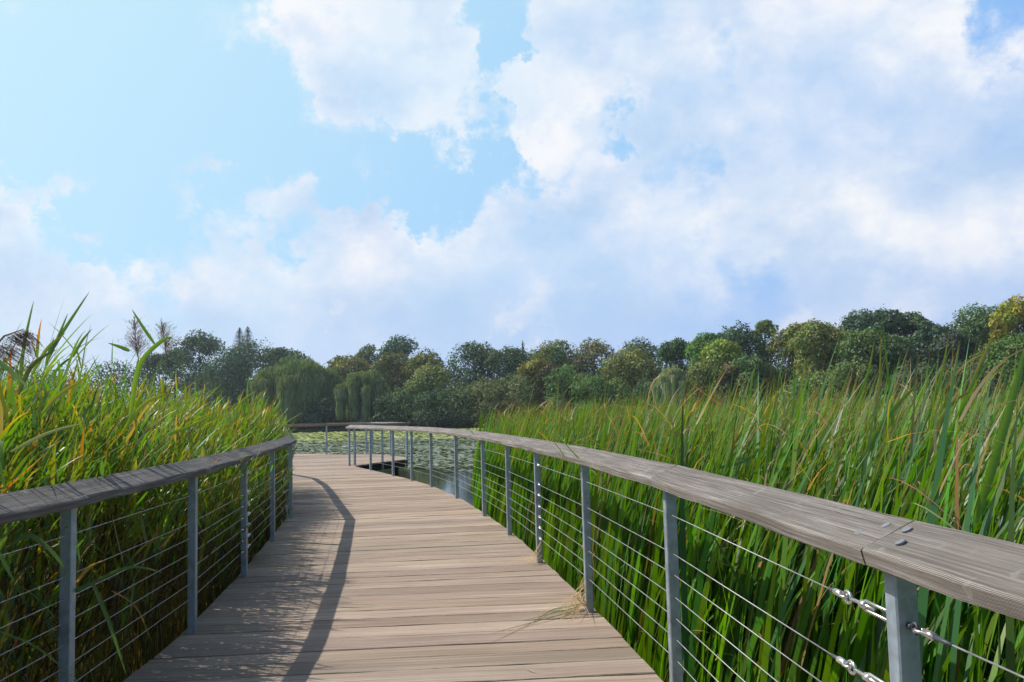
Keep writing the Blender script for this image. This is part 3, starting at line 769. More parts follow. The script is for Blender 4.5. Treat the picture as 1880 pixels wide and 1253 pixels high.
# cattail leaves standing out on the right
for (pp, Y, w, c0, c1, lab) in (
    ([(1700, 900), (1760, 760), (1836, 585)], 3.6, .022, GREEN, (.42, .26, .14), 'tallest cattail leaf with a dry forked tip near the right edge'),
    ([(1690, 800), (1725, 700), (1742, 615)], 4.5, .018, GREEN, (.3, .2, .06), 'tall cattail leaf with a bent brown tip, second from the right edge'),
    ([(1790, 960), (1850, 760), (1890, 610)], 2.9, .030, GREEN, BGREEN, 'broad green cattail leaf leaning out at the right edge of the picture'),
    ([(1575, 860), (1625, 770), (1690, 700)], 4.2, .028, GREEN, GREEN, 'broad green cattail leaf slanting right in the middle of the right bed'),
    ([(1650, 960), (1700, 850), (1740, 750), (1795, 712)], 3.5, .020, (.14, .2, .05), (.35, .12, .04), 'olive cattail leaf with a reddish bent tip among the right cattails'),
    ([(1450, 800), (1458, 720), (1456, 665)], 6.5, .018, GREEN, (.1, .2, .06), 'narrow upright cattail leaf left of the tall middle group'),
    ([(1376, 760), (1380, 700), (1388, 672)], 8.0, .020, GREEN, LIME, 'single upright lime-tipped cattail leaf in front of the dark tree gap'),
    ([(1608, 760), (1615, 690), (1617, 615)], 5.2, .015, GREEN, (.3, .14, .06), 'thin upright cattail leaf with a rusty point against the dark trees'),
    ([(1560, 760), (1592, 690), (1605, 625)], 5.4, .018, GREEN, (.28, .26, .06), 'cattail leaf with a yellowish curved tip beside the thin rusty one'),
    ([(1320, 860), (1370, 845), (1408, 820)], 5.2, .022, BGREEN, BGREEN, 'broad grey-green cattail leaf folded to the right just above the handrail')):
    px_leaf(pp, Y, w, c0, c1, lab, 'cattail leaf', grp='long leaves standing out of the cattails', mat=M_CATTAIL)
px_leaf([(1082, 858), (1058, 838), (1035, 812), (1005, 772)], 5.9, .016, LIME, GREEN, 'bright green leaf bent over the right handrail at the third post', 'cattail leaf', grp='leaves over the right handrail', face=(0, -.5, 1))
px_leaf([(1040, 846), (1025, 822), (1000, 795)], 6.1, .011, GREEN, GREEN, 'thin green leaf lying across the right handrail left of the bright one', 'cattail leaf', grp='leaves over the right handrail', face=(0, -.5, 1))
px_leaf([(878, 808), (868, 796), (858, 786)], 12.0, .018, GREEN, GREEN, 'small leaf tip lying over the far part of the right handrail', 'cattail leaf', grp='leaves over the right handrail', face=(0, -.5, 1))

# ---- plumes of the reeds
def plume(stem, Y, bend, label, spread=.5, n=240, col=(.17, .085, .075), length=.30):
    root = empty('reed_plume', at(*stem[0], Y)); tag(root, label, 'reed plume', 'seed heads of the reeds')
    L0 = root.location.copy()
    pts = [at(x, y, Y) - L0 for x, y in stem]
    P = np.array([list(p) for p in pts])
    mb = MB(); mb.tube([Vector(p) for p in P], [0.004] * (len(P) - 1) + [0.001], 6)
    mb.build('stalk', M_DRY_S, root, smooth=True)
    S = np.linspace(0, len(P) - 1, 200); Cc = np.stack([np.interp(S, np.arange(len(P)), P[:, k]) for k in range(3)], 1)
    f = rng.uniform(.38, 1, n); b = Cc[(f * 199).astype(int)]
    tdir = np.gradient(Cc, axis=0); tdir /= np.linalg.norm(tdir, axis=1, keepdims=True); tt = tdir[(f * 199).astype(int)]
    rnd = unit(rng.normal(0, 1, (n, 3)))
    side = rnd * spread + np.array(bend) * .8
    vec = unit(tt * .9 + side)
    L = length * rng.uniform(.45, 1, n) * (1.15 - f * .75)
    dr = np.stack([bend[0] * L * .35, np.zeros(n), -L * rng.uniform(.1, .45, n) + bend[2] * L * .2], 1)
    V, F, t = blades(b, vec, L, rng.uniform(.0022, .0042, n), dr, rng.uniform(0, 3.14, n), 5, np.array([.3, .7, 1, .9, .6, .1]))
    # fine spikelets along the branches
    VV = [V]; FF = [F]; nv = len(V)
    for k in range(5):
        ff = rng.uniform(.2, 1, n); bb = b + vec * (L * ff)[:, None] + dr * (ff ** 2.2)[:, None]
        v2 = unit(vec + rng.normal(0, .45, (n, 3)))
        V2, F2, _ = blades(bb, v2, L * rng.uniform(.07, .16, n), rng.uniform(.002, .0038, n), np.zeros((n, 3)), rng.uniform(0, 3.14, n), 5)
        VV.append(V2); FF.append(F2 + nv); nv += len(V2)
    V = np.concatenate(VV); F = np.concatenate(FF)
    C = np.array(col)[None] * rng.uniform(.6, 1.7, (len(V) // 12, 1)); C = np.repeat(C, 12, 0)
    mesh_obj('seed_head', V, F, M_DRY, root, col=C)
M_DRY_S = bpy.data.materials.new('reed_stalk'); M_DRY_S.use_nodes = True
M_DRY_S.node_tree.nodes['Principled BSDF'].inputs['Base Color'].default_value = (.2, .2, .08, 1)
M_DRY_S.node_tree.nodes['Principled BSDF'].inputs['Roughness'].default_value = .6
plume([(-45, 780), (-38, 700), (-22, 650), (8, 617), (44, 604)], 3.2, (.3, 0, -.9), 'purple-brown reed plume drooping to the right at the left picture edge', spread=.30, n=190, length=.22)
plume([(254, 760), (255, 665), (250, 635), (247, 592)], 7.6, (.1, 0, -.1), 'upright feathery purple reed plume, left one of the pair against the sky', spread=.75, n=240, length=.33)
plume([(300, 760), (306, 660), (303, 630), (297, 600)], 8.2, (.25, 0, -.1), 'pale upright reed plume, right one of the pair against the sky', spread=.6, n=220, col=(.22, .16, .12), length=.33)

# ---- dry litter on the deck
def litter(cx, cy, items, label, green=0):
    root = empty('dry_reed_tuft', (cx, cy, 0)); tag(root, label, 'dry leaves', 'dry leaves on the boardwalk')
    for i, (pts, w, c) in enumerate(items):
        leaf_curve([Vector((x - cx, y - cy, z)) for x, y, z in pts], w, (.1, -.3, 1), c, c, 'leaf', M_DRY, root)
def dz(px, py, z=0.006): q = onz(px, py, z); return (q.x, q.y, z)
its = [([dz(1072, 1118), dz(1010, 1135, .012), dz(900, 1164, .004)], .013, (.2, .2, .07)),
       ([dz(1078, 1112, .03), dz(1020, 1118, .015), dz(975, 1145, .005), dz(893, 1185)], .008, (.16, .13, .08)),
       ([dz(1074, 1108, .05), dz(1030, 1118, .02), dz(1005, 1122, .006)], .016, (.12, .25, .05)),
       ([dz(1070, 1112, .04), dz(1035, 1122, .02), dz(960, 1140, .004)], .012, (.13, .22, .05))]
for (ex, ey) in ((1018, 1107), (1045, 1136), (1062, 1145), (1034, 1130), (1092, 1150), (1052, 1128), (1024, 1142)):
    its.append(([dz(1076, 1112, .0)[:2] + (.22,), dz(1066, 1112)[:2] + (.10,), dz(ex, ey)], .010, (.48, .34, .18)))
for k in range(12):
    a = random.uniform(2.4, 4.6); r = random.uniform(.1, .34)
    its.append(([(.46, 6.0, random.uniform(.02, .22)), (.46 + math.cos(a) * r * .5, 6.0 + math.sin(a) * r * .5, random.uniform(.02, .14)), (.46 + math.cos(a) * r, 6.0 + math.sin(a) * r, .006)], .008, (.45, .32, .17)))
litter(.45, 6.0, its, 'tuft of dry tan and long green leaves at the foot of the third right post')
its = []
for k in range(16):
    a = random.uniform(-.9, 1.6); r = random.uniform(.15, .55)
    its.append(([(-2.5, 8.35, random.uniform(.0, .1)), (-2.5 + math.cos(a) * r * .5, 8.35 + math.sin(a) * r * .6, random.uniform(.01, .1)), (-2.5 + math.cos(a) * r * .8, 8.35 + math.sin(a) * r, .006)], .007, (.34, .26, .17)))
litter(-2.5, 8.35, its, 'brown dry stalks lying at the left deck edge between the third and fourth posts')
its = []
for k in range(12):
    a = random.uniform(2.2, 4.3); r = random.uniform(.08, .32)
    its.append(([(.22, 7.95, random.uniform(.0, .22)), (.2 + math.cos(a) * r * .4, 7.95 + math.sin(a) * r * .5, random.uniform(.01, .1)), (.2 + math.cos(a) * r, 7.95 + math.sin(a) * r * .6, .006)], .007, (.5, .36, .2)))
litter(.2, 7.95, its, 'short straw-coloured bits at the foot of the fourth right post')
its = [([dz(1140 + dx, 1228 + dy), dz(1152 + dx, 1232 + dy, .01), dz(1164 + dx, 1236 + dy)], .006, (.45, .35, .22)) for dx, dy in ((-175, 0),)]
litter(.0, 4.7, its, 'single short straw lying on the near boards')

# ------------------------------------------------------------------ lily pads
def lilies(name, label, n, region, size, cols, zj, tilt, thr):
    x = rng.uniform(region[0], region[1], n); y = region[2] + (region[3] - region[2]) * rng.random(n)
    # leave streaks of open water
    q = np.sin(x * .35 + y * 1.1 + 1.5 * np.sin(y * .6 + x * .12)) + .8 * np.sin(y * 2.3 + x * .5) + .5 * np.sin(x * 1.7 - y * .4) + rng.normal(0, .35, n)
    m = (q > thr) & (y < shore(x / np.maximum(y, 1)) - 3)
    lx = np.interp(y, [22, 26, 30, 32, 40], [-3.0, -2.9, -2.2, -30, -60])
    m &= (x > lx) | (y > 32.5)
    x = x[m]; y = y[m]; n = len(x)
    r = rng.uniform(*size, n); z = WZ + .008 + np.abs(rng.normal(0, zj, n))
    a = np.linspace(0.25, 2 * math.pi - .25, 8)
    ax = rng.uniform(0, 6.28, n)
    P = np.zeros((n, 9, 3))
    P[:, 0] = 0
    for k, t in enumerate(a): P[:, k + 1, 0] = np.cos(t + ax) * r; P[:, k + 1, 1] = np.sin(t + ax) * r
    tx = rng.normal(0, tilt, n); ty = rng.normal(0, tilt, n)
    P[:, :, 2] = P[:, :, 0] * tx[:, None] + P[:, :, 1] * ty[:, None]
    P[:, 1:, 2] += rng.uniform(0, .3, (n, 1)) * r[:, None] * tilt * 2
    lowest = P[:, :, 2].min(1); z = np.maximum(z, WZ + .006 - lowest)
    P += np.stack([x, y, z], 1)[:, None, :]
    b = np.arange(n) * 9
    F = np.concatenate([np.stack([b, b + k, b + k + 1], 1) for k in range(1, 8)])
    c = np.array(cols)[rng.integers(0, len(cols), n)] * rng.uniform(.75, 1.25, (n, 1))
    o = mesh_obj(name, P.reshape(-1, 3), F, M_LILY, col=np.repeat(c, 9, 0)); tag(o, label, 'lily pads', kind='stuff')
lilies('lily_pads', 'grey-green lily pads with dark gaps of water behind the boardwalk', 120000, (-34, 18, 28.5, 72), (.06, .125), [(.17, .22, .12), (.20, .25, .15), (.15, .2, .11), (.25, .28, .2)], .03, .10, -.5)
lilies('duckweed_mat', 'bright yellow-green floating plants in a band near the far shore', 34000, (-44, 24, 62, 98), (.14, .26), [(.34, .40, .10), (.28, .36, .08), (.40, .42, .14)], .03, .08, -1.6)

# ------------------------------------------------------------------ trees
def crown_leaves(lobes, n, size, col, var, droop=0.0, strand=False):
    """lobes: (k,6) centre + radii. Leaf-clump quads near lobe surfaces"""
    lobes = np.array(lobes); vol = (lobes[:, 3] * lobes[:, 4] + lobes[:, 4] * lobes[:, 5] + lobes[:, 3] * lobes[:, 5])
    pick = rng.choice(len(lobes), n, p=vol / vol.sum())
    d = unit(rng.normal(0, 1, (n, 3)) + np.array([0, 0, .25])); rr = 1 - np.abs(rng.normal(0, .16, n))
    rr = np.clip(rr + (rng.random(n) < .12) * rng.uniform(0, .22, n), .1, 1.25)
    # lumpy lobes
    bump_ = 1 + .20 * np.sin(d[:, 0] * 7 + pick) * np.sin(d[:, 2] * 6 + pick * 2) + .10 * np.sin(d[:, 1] * 11 + pick * 3 + d[:, 0] * 5)
    c = lobes[pick, :3] + d * lobes[pick, 3:] * (rr * bump_)[:, None]
    s = size * rng.uniform(.55, 1.35, n)
    if strand:
        nrm = unit(np.stack([rng.normal(0, 1, n), rng.normal(0, 1, n), rng.normal(0, .15, n)], 1))
        a = unit(np.stack([rng.normal(0, .12, n), rng.normal(0, .12, n), -np.ones(n)], 1)); b = np.cross(a, nrm); b = unit(b)
        P = np.stack([c - b * (s * .22)[:, None], c + b * (s * .22)[:, None], c + b * (s * .16)[:, None] + a * (s * 2.3)[:, None], c - b * (s * .08)[:, None] + a * (s * 2.6)[:, None]], 1)
    else:
        nrm = unit(d * 1.25 + rng.normal(0, .55, (n, 3)) + np.array([0, 0, .15]))
        a = unit(np.cross(nrm, rng.normal(0, 1, (n, 3)))); b = np.cross(nrm, a)
        P = np.stack([c - a * s[:, None] * .5, c + b * (s * rng.uniform(.3, .6, n))[:, None], c + a * s[:, None] * .5, c - b * (s * rng.uniform(.3, .6, n))[:, None]], 1)
    F = np.arange(n * 4).reshape(n, 4)
    lobe_t = rng.uniform(1 - var, 1 + var, (len(lobes), 1)) * np.stack([rng.uniform(.9, 1.15, len(lobes)), np.ones(len(lobes)), rng.uniform(.9, 1.1, len(lobes))], 1)
    C = 1.5 * np.array(col)[None] * lobe_t[pick] * rng.uniform(.65, 1.4, (n, 1))
    C[:, 0] *= rng.uniform(.85, 1.2, n)
    return P.reshape(-1, 3), F, np.repeat(C, 4, 0)
def rtree(name, label, kind, xc, ytop, wpx, Y, col, n=4200, ybot=None, cat='tree', grp='trees along the far shore', sparse=1.0, zb=None, xcol2=None):
    s = Y / FPX
    X = at(xc, 760, Y).x; ztop = at(xc, ytop, Y).z
    z0 = float(ground_z(X, Y)) if zb is None else zb
    W = wpx * s * (1.28 if kind in ('round', 'sparse', 'broken') else 1.5 if kind == 'shrub' else 1.0); H = ztop - z0; n = int(n * 2.6)
    root = empty(name, (X, Y, z0)); tag(root, label, cat, grp)
    seed = rng.uniform(0, 9)
    if kind == 'round' or kind == 'sparse' or kind == 'shrub' or kind == 'broken':
        cb = 0.0
        if ybot is not None: cb = max(at(xc, ybot, Y).z - z0, .05)
        CH = H - cb; lobes = []
        k = {'round': 26, 'sparse': 22, 'shrub': 14, 'broken': 20}[kind]
        dome = min(W * .48, H * .55)
        for i in range(k):
            if i < k * .5:      # billows over the dome of the crown
                a = i * 2.4 + rng.normal(0, .3); q = math.sqrt((i + .4) / (k * .5)); r = W * rng.uniform(.15, .24)
                rad = (W * .5 - r * .75) * q; zt = H - dome * (1 - math.sqrt(max(0, 1 - (q * .92) ** 2))) - rng.uniform(0, .07) * H
                zr = r * rng.uniform(.7, .95)
                lobes.append((math.cos(a) * rad, math.sin(a) * rad * .85, zt - zr, r, r, zr))
            else:               # body down to the ground
                f = (i - k * .5) / (k * .5); a = rng.uniform(0, 6.28); r = W * rng.uniform(.20, .30); rad = W * rng.uniform(.12, .36)
                zr = min(r, H * .22); lobes.append((math.cos(a) * rad, math.sin(a) * rad * .85, max(zr * .8, (H - dome * .7) * f), r, r, zr))
        if kind == 'sparse': lobes = [(a, b, c, d * .82, e * .82, g * .8) for a, b, c, d, e, g in lobes]
        V, F, C = crown_leaves(lobes, int(n * (.5 if kind == 'sparse' else 1)), max(.26, s * 3.4) * (1.0 if kind != 'shrub' else .9), col, .24)
        if xcol2 is not None:
            m = (V[:, 2] > H * .55) & (np.sin(V[:, 0] * 1.3 + seed) > -.2); C[m] = .45 * C[m] + .55 * np.array(xcol2)
        th = cb + CH * .8
    elif kind == 'willow':
        lobes = []
        for i in range(26):
            a = i * 2.4 + rng.normal(0, .3); rad = W * .5 * .86 * math.sqrt((i + .5) / 26); r = W * rng.uniform(.07, .15)
            hz = H * (1 - .40 * (rad / (W * .5)) ** 1.9) - r * .7 - rng.uniform(0, .10) * H
            lobes.append((math.cos(a) * rad, math.sin(a) * rad * .8, hz, r, r, r * .7))
        V, F, C = crown_leaves(lobes, n // 2, max(.26, s * 3.0), col, .16, strand=True)
        # curtains of hanging twigs below every bough
        m = n; lb = np.array(lobes); pk = rng.integers(0, len(lb), m); a = rng.uniform(0, 6.28, m)
        rr_ = lb[pk, 3] * rng.uniform(.55, 1.02, m); reach = rng.uniform(.15, .95, len(lb))
        drop = rng.random(m) * reach[pk] * lb[pk, 2]
        c = np.stack([lb[pk, 0] + np.cos(a) * rr_, lb[pk, 1] + np.sin(a) * rr_, lb[pk, 2] - drop], 1); sz = max(.24, s * 2.6) * rng.uniform(.7, 1.4, m)
        b = unit(np.stack([-np.sin(a + rng.normal(0, .6, m)), np.cos(a), np.zeros(m)], 1))
        dn = np.stack([0 * sz, 0 * sz, sz], 1)
        P = np.stack([c - b * (sz * .2)[:, None], c + b * (sz * .2)[:, None], c + b * (sz * .12)[:, None] - dn * 2.4, c - b * (sz * .12)[:, None] - dn * 2.7], 1)
        P[:, :, 2] = np.maximum(P[:, :, 2], .02)
        F2 = np.arange(m * 4).reshape(m, 4) + len(V)
        lt = rng.uniform(.8, 1.25, len(lb))
        C2 = np.repeat(1.5 * np.array(col)[None] * lt[pk][:, None] * rng.uniform(.7, 1.3, (m, 1)), 4, 0)
        V = np.concatenate([V, P.reshape(-1, 3)]); F = np.concatenate([F, F2]); C = np.concatenate([C, C2]); th = H * .8
    elif kind == 'conifer':
        nn = n; f = rng.random(nn) ** .8; tier = np.clip(np.round(f * 19) / 19 + rng.normal(0, .016, nn), 0, 1)
        a = np.round(rng.uniform(0, 6.28, nn) * 1.6) / 1.6 + rng.normal(0, .18, nn) + tier * 9
        rm = W * .5 * (1 - tier) ** .6 + .05; rad = rm * rng.uniform(.1, 1, nn)
        z = H * (.12 + .88 * tier) - rad * .25
        c = np.stack([np.cos(a) * rad, np.sin(a) * rad, z], 1); sz = max(.16, s * 1.7) * rng.uniform(.6, 1.2, nn)
        da = np.stack([np.cos(a), np.sin(a), np.full(nn, -.3)], 1); b = np.stack([-np.sin(a), np.cos(a), rng.normal(0, .3, nn)], 1)
        P = np.stack([c - da * sz[:, None] * .6, c + b * sz[:, None] * .3, c + da * sz[:, None] * .6, c - b * sz[:, None] * .3], 1)
        V = P.reshape(-1, 3); F = np.arange(nn * 4).reshape(nn, 4); C = np.repeat(np.array(col)[None] * rng.uniform(.6, 1.3, (nn, 1)), 4, 0); th = H * .97
    elif kind == 'bare':
        V = np.zeros((0, 3)); th = H * .6
    # trunk and limbs
    mb = MB(); r0 = max(.09, H * .016) * (1 if kind != 'shrub' else .5)
    tp = [Vector((0, 0, -.3)), Vector((rng.normal(0, .1), 0, th * .35)), Vector((rng.normal(0, .25), rng.normal(0, .2), th * .7)), Vector((rng.normal(0, .3), 0, th))]
    mb.tube(tp, [r0, r0 * .8, r0 * .5, r0 * .15], 7)
    if kind in ('round', 'sparse', 'broken', 'willow'):
        for i in range(9 if kind != 'sparse' else 16):
            f = rng.uniform(.28, .85); a = rng.uniform(0, 6.28); st = tp[1].lerp(tp[3], f); ln = W * rng.uniform(.22, .42)
            e = st + Vector((math.cos(a) * ln, math.sin(a) * ln, ln * rng.uniform(.5, 1.2)))
            if e.z > H * .96: e.z = H * .96
            mb.tube([st, st.lerp(e, .5) + Vector((0, 0, -.1)), e], [r0 * .4, r0 * .25, r0 * .06], 5)
    if kind == 'bare':
        for i in range(46):
            f = rng.uniform(.3, 1); a = rng.uniform(0, 6.28); st = tp[1].lerp(tp[3], f); ln = W * rng.uniform(.2, .5)
            e = st + Vector((math.cos(a) * ln, math.sin(a) * ln * .6, ln * rng.uniform(.8, 1.6))); e.z = min(e.z, H)
            mb.tube([st, st.lerp(e, .5), e], [r0 * .3, r0 * .2, r0 * .06], 4)
        mb.build('trunk', M_BARKG, root, smooth=True); return root
    mb.build('trunk', M_BARK, root, smooth=True)
    mesh_obj('crown', V, F, M_CROWN, root, col=C)
    return root
m_, T_, o_ = new_mat('grey_bark'); principled(T_, o_, (.22, .2, .17, 1), .9); M_BARKG = m_
DG = (.055, .095, .045); BG = (.060, .105, .062); MG = (.085, .135, .045); OL = (.125, .150, .048); WL = (.135, .185, .075); YG = (.150, .210, .040); BR = (.155, .120, .065); OR = (.165, .165, .04)
TREES = [
 # name, label, kind, xc, ytop, w, Y, col, n, extra
 ('oak_tree', 'tall dark oval tree standing apart, leftmost above the reeds', 'round', 368, 600, 76, 160, BG, 3600, {}),
 ('oak_tree', 'low dark tree left of the tall oval one, partly behind the reeds', 'round', 322, 638, 50, 165, DG, 2400, {}),
 ('oak_tree', 'dark tree hidden behind the upright reed plumes', 'round', 285, 640, 60, 172, DG, 2200, {}),
 ('spruce_tree', 'thin dark spruce top, left of the pair above the round tree', 'conifer', 440, 602, 74, 185, (.03, .055, .035), 3500, {}),
 ('spruce_tree', 'thin dark spruce top, right of the pair above the round tree', 'conifer', 455, 600, 80, 185, (.03, .055, .035), 3500, {}),
 ('maple_tree', 'wide dark green round tree below the pair of spruces', 'round', 450, 621, 120, 152, BG, 5600, {}),
 ('maple_tree', 'small dark crown between the wide round tree and the willow', 'round', 508, 632, 50, 156, BG, 2200, {}),
 ('maple_tree', 'light low crown just behind the top of the big willow', 'round', 535, 634, 62, 165, MG, 2400, {}),
 ('willow_tree', 'big pale green weeping willow left of the pond opening', 'willow', 548, 649, 168, 138, WL, 15000, {}),
 ('willow_tree', 'smaller weeping willow right of the big one, over the lookout railing', 'willow', 668, 676, 98, 128, WL, 8000, {}),
 ('poplar_tree', 'slim light tree with a pale top right of the big willow', 'sparse', 622, 650, 40, 150, OL, 2600, {}),
 ('poplar_tree', 'thin feathery light tree rising right of the slim pale one', 'sparse', 676, 629, 42, 152, (.10, .14, .06), 2800, {}),
 ('ash_tree', 'round olive tree behind the smaller willow', 'round', 648, 648, 70, 148, OL, 3000, {'xcol2': (.16, .15, .06)}),
 ('maple_tree', 'rounded blue-green crown topping the trees above the lookout', 'round', 735, 614, 62, 146, (.065, .115, .068), 2800, {}),
 ('ash_tree', 'olive brown crown below the rounded blue-green one', 'round', 722, 642, 66, 138, (.11, .13, .055), 3200, {}),
 ('ash_tree', 'olive crown right of the olive brown one, with a lighter top', 'round', 782, 638, 66, 136, OL, 3200, {}),
 ('dead_tree', 'thin bare grey branches right of the olive crowns', 'bare', 812, 636, 34, 138, BR, 0, {}),
 ('ash_tree', 'light olive round tree in front of the bare grey branches', 'round', 795, 665, 70, 128, (.13, .165, .06), 3200, {}),
 ('maple_tree', 'wide dark blue-green crown above the end of the pond view', 'round', 874, 620, 92, 130, BG, 4200, {}),
 ('maple_tree', 'blue-green crown right of the wide dark one, slightly lower', 'round', 936, 627, 76, 126, (.068, .118, .062), 3800, {}),
 ('spruce_tree', 'tiny dark spruce tip between the blue-green and the golden crowns', 'conifer', 963, 626, 18, 140, (.03, .05, .035), 900, {}),
 ('oak_tree', 'broad golden-topped green crown in the middle of the far shore', 'round', 1022, 617, 88, 128, MG, 4200, {'xcol2': (.16, .16, .045)}),
 ('ash_tree', 'sparse brownish feathery tree right of the golden-topped crown', 'sparse', 1096, 614, 74, 124, (.125, .135, .07), 5200, {}),
 ('oak_tree', 'bluish dark crown peeping over the wide olive tree', 'round', 1180, 616, 76, 132, BG, 3000, {}),
 ('oak_tree', 'wide olive-green domed tree left of the pale small willow', 'round', 1162, 632, 100, 112, OL, 5200, {}),
 ('dead_tree', 'wispy grey bare twigs above the trees left of the glossy green crown', 'bare', 1212, 616, 26, 122, BR, 0, {}),
 ('maple_tree', 'glossy deep green crown directly above the pale small willow', 'round', 1246, 616, 58, 116, (.05, .10, .035), 3400, {}),
 ('willow_tree', 'small pale grey-green willow dome rising over the cattails', 'willow', 1238, 669, 78, 98, (.21, .25, .12), 7000, {}),
 ('maple_tree', 'bright green crown at the left shoulder of the dark rise', 'round', 1306, 607, 66, 108, (.085, .17, .035), 3800, {}),
 ('maple_tree', 'large very dark round crown at the start of the rise', 'round', 1358, 590, 96, 108, (.045, .08, .04), 5000, {}),
 ('maple_tree', 'yellow-green lower crown in front of the very dark one', 'round', 1332, 620, 64, 98, YG, 3600, {}),
 ('poplar_tree', 'light yellow-green crown poking up right of the very dark one', 'sparse', 1413, 581, 46, 112, (.14, .19, .06), 3600, {}),
 ('oak_tree', 'olive crown with a mottled top, left of the golden olive one', 'round', 1462, 591, 70, 106, OL, 3800, {}),
 ('oak_tree', 'large golden-olive round tree in the middle of the right shore', 'round', 1512, 581, 96, 98, (.13, .165, .05), 6200, {'xcol2': (.16, .17, .05)}),
 ('oak_tree', 'yellowish crown top between the mottled and the golden olive trees', 'round', 1482, 583, 42, 104, (.16, .19, .05), 2200, {}),
 ('oak_tree', 'tall dark blue-green crown, left of three on the rise', 'round', 1592, 566, 70, 104, BG, 3800, {}),
 ('oak_tree', 'tall dark blue-green crown, middle of three on the rise', 'round', 1642, 561, 74, 103, (.05, .092, .052), 4000, {}),
 ('oak_tree', 'tall dark blue-green crown, right of three on the rise, with sky showing through', 'sparse', 1688, 563, 70, 102, DG, 5200, {}),
 ('maple_tree', 'medium green lower crown below the left dark crown of the rise', 'round', 1596, 596, 76, 92, (.085, .14, .045), 4200, {}),
 ('maple_tree', 'medium green lower crown below the middle dark crown of the rise', 'round', 1650, 606, 70, 90, (.075, .12, .045), 3800, {}),
 ('maple_tree', 'grey-green crown in the dip before the tall right tree', 'round', 1722, 585, 58, 98, BG, 3200, {}),
 ('pine_tree', 'dark grey flat-tiered pine in the dip before the tall right tree', 'broken', 1758, 602, 66, 94, (.05, .075, .05), 3400, {}),
 ('oak_tree', 'tall broad dark green tree near the right edge', 'round', 1812, 550, 118, 98, (.065, .118, .048), 6200, {}),
 ('maple_tree', 'tall tree turning yellow at the right edge of the picture', 'round', 1880, 537, 70, 92, (.20, .22, .035), 4600, {'xcol2': (.33, .26, .03)}),
 ('maple_tree', 'green tree below the yellow one at the right edge', 'round', 1862, 612, 110, 84, (.085, .15, .04), 5200, {}),
 ('maple_tree', 'green tree just beyond the right edge of the picture', 'round', 1960, 560, 120, 90, MG, 3200, {}),
 # understory
 ('shrub', 'low green shrub row piece under the left round tree', 'shrub', 420, 690, 120, 140, MG, 2600, {}),
 ('shrub', 'dark brushy shrub under the pond-side end of the big willow', 'shrub', 598, 720, 70, 134, DG, 2400, {}),
 ('shrub', 'olive shrub between the two willows', 'shrub', 618, 690, 70, 140, OL, 3000, {}),
 ('shrub', 'dark shrub right of the smaller willow down at the water', 'shrub', 742, 712, 80, 124, DG, 3600, {}),
 ('shrub', 'mid-height olive shrub above the end of the far railing', 'shrub', 772, 692, 76, 126, MG, 3600, {}),
 ('shrub', 'dark green shrub hanging over the water left of the cattails', 'shrub', 826, 700, 90, 121, DG, 4000, {}),
 ('shrub', 'leafy olive shrub above the first cattails', 'shrub', 884, 690, 84, 118, (.085, .11, .045), 4000, {}),
 ('shrub', 'dense shrub with pale leaf tips above the first cattails', 'shrub', 946, 680, 90, 115, (.10, .13, .05), 4200, {}),
 ('small_maple', 'small orange-yellow tree in front of the golden-topped crown', 'round', 984, 654, 52, 116, OR, 3000, {}),
 ('small_maple', 'small reddish-brown tree right of the orange-yellow one', 'round', 1012, 662, 40, 115, (.10, .085, .05), 1800, {}),
 ('shrub', 'green shrub below the small reddish-brown tree', 'shrub', 1036, 668, 64, 113, (.085, .15, .05), 3000, {}),
 ('shrub', 'rounded green shrub below the sparse brownish tree', 'shrub', 1092, 682, 70, 110, (.08, .15, .05), 3400, {}),
 ('shrub', 'dark shrub left of the small pale willow', 'shrub', 1128, 690, 70, 108, MG, 3000, {}),
 ('shrub', 'dark shrub under the glossy green crown', 'shrub', 1196, 690, 60, 106, DG, 2600, {}),
 ('shrub', 'olive-green shrub right of the small pale willow', 'shrub', 1308, 652, 62, 96, (.11, .15, .05), 3400, {}),
 ('shrub', 'brown thinning shrub over the cattails left of the dark gap', 'shrub', 1346, 664, 44, 92, (.12, .10, .06), 2600, {}),
 ('shrub', 'green shrub right of the brown thinning one', 'shrub', 1384, 645, 56, 94, (.08, .13, .05), 3000, {}),
 ('shrub', 'dark shrub in the shaded gap of the right shore', 'shrub', 1432, 668, 70, 98, (.04, .07, .035), 2400, {}),
 ('shrub', 'mottled shrub at the foot of the golden-olive tree', 'shrub', 1500, 680, 80, 92, MG, 3000, {}),
 ('shrub', 'green shrub at the foot of the three dark crowns', 'shrub', 1572, 650, 80, 88, MG, 3000, {}),
 ('shrub', 'dark green shrub behind the tallest cattails', 'shrub', 1690, 660, 90, 86, DG, 3000, {}),
 ('shrub', 'grey-green shrub behind the cattails near the right edge', 'shrub', 1780, 655, 90, 82, (.07, .11, .05), 3000, {}),
]
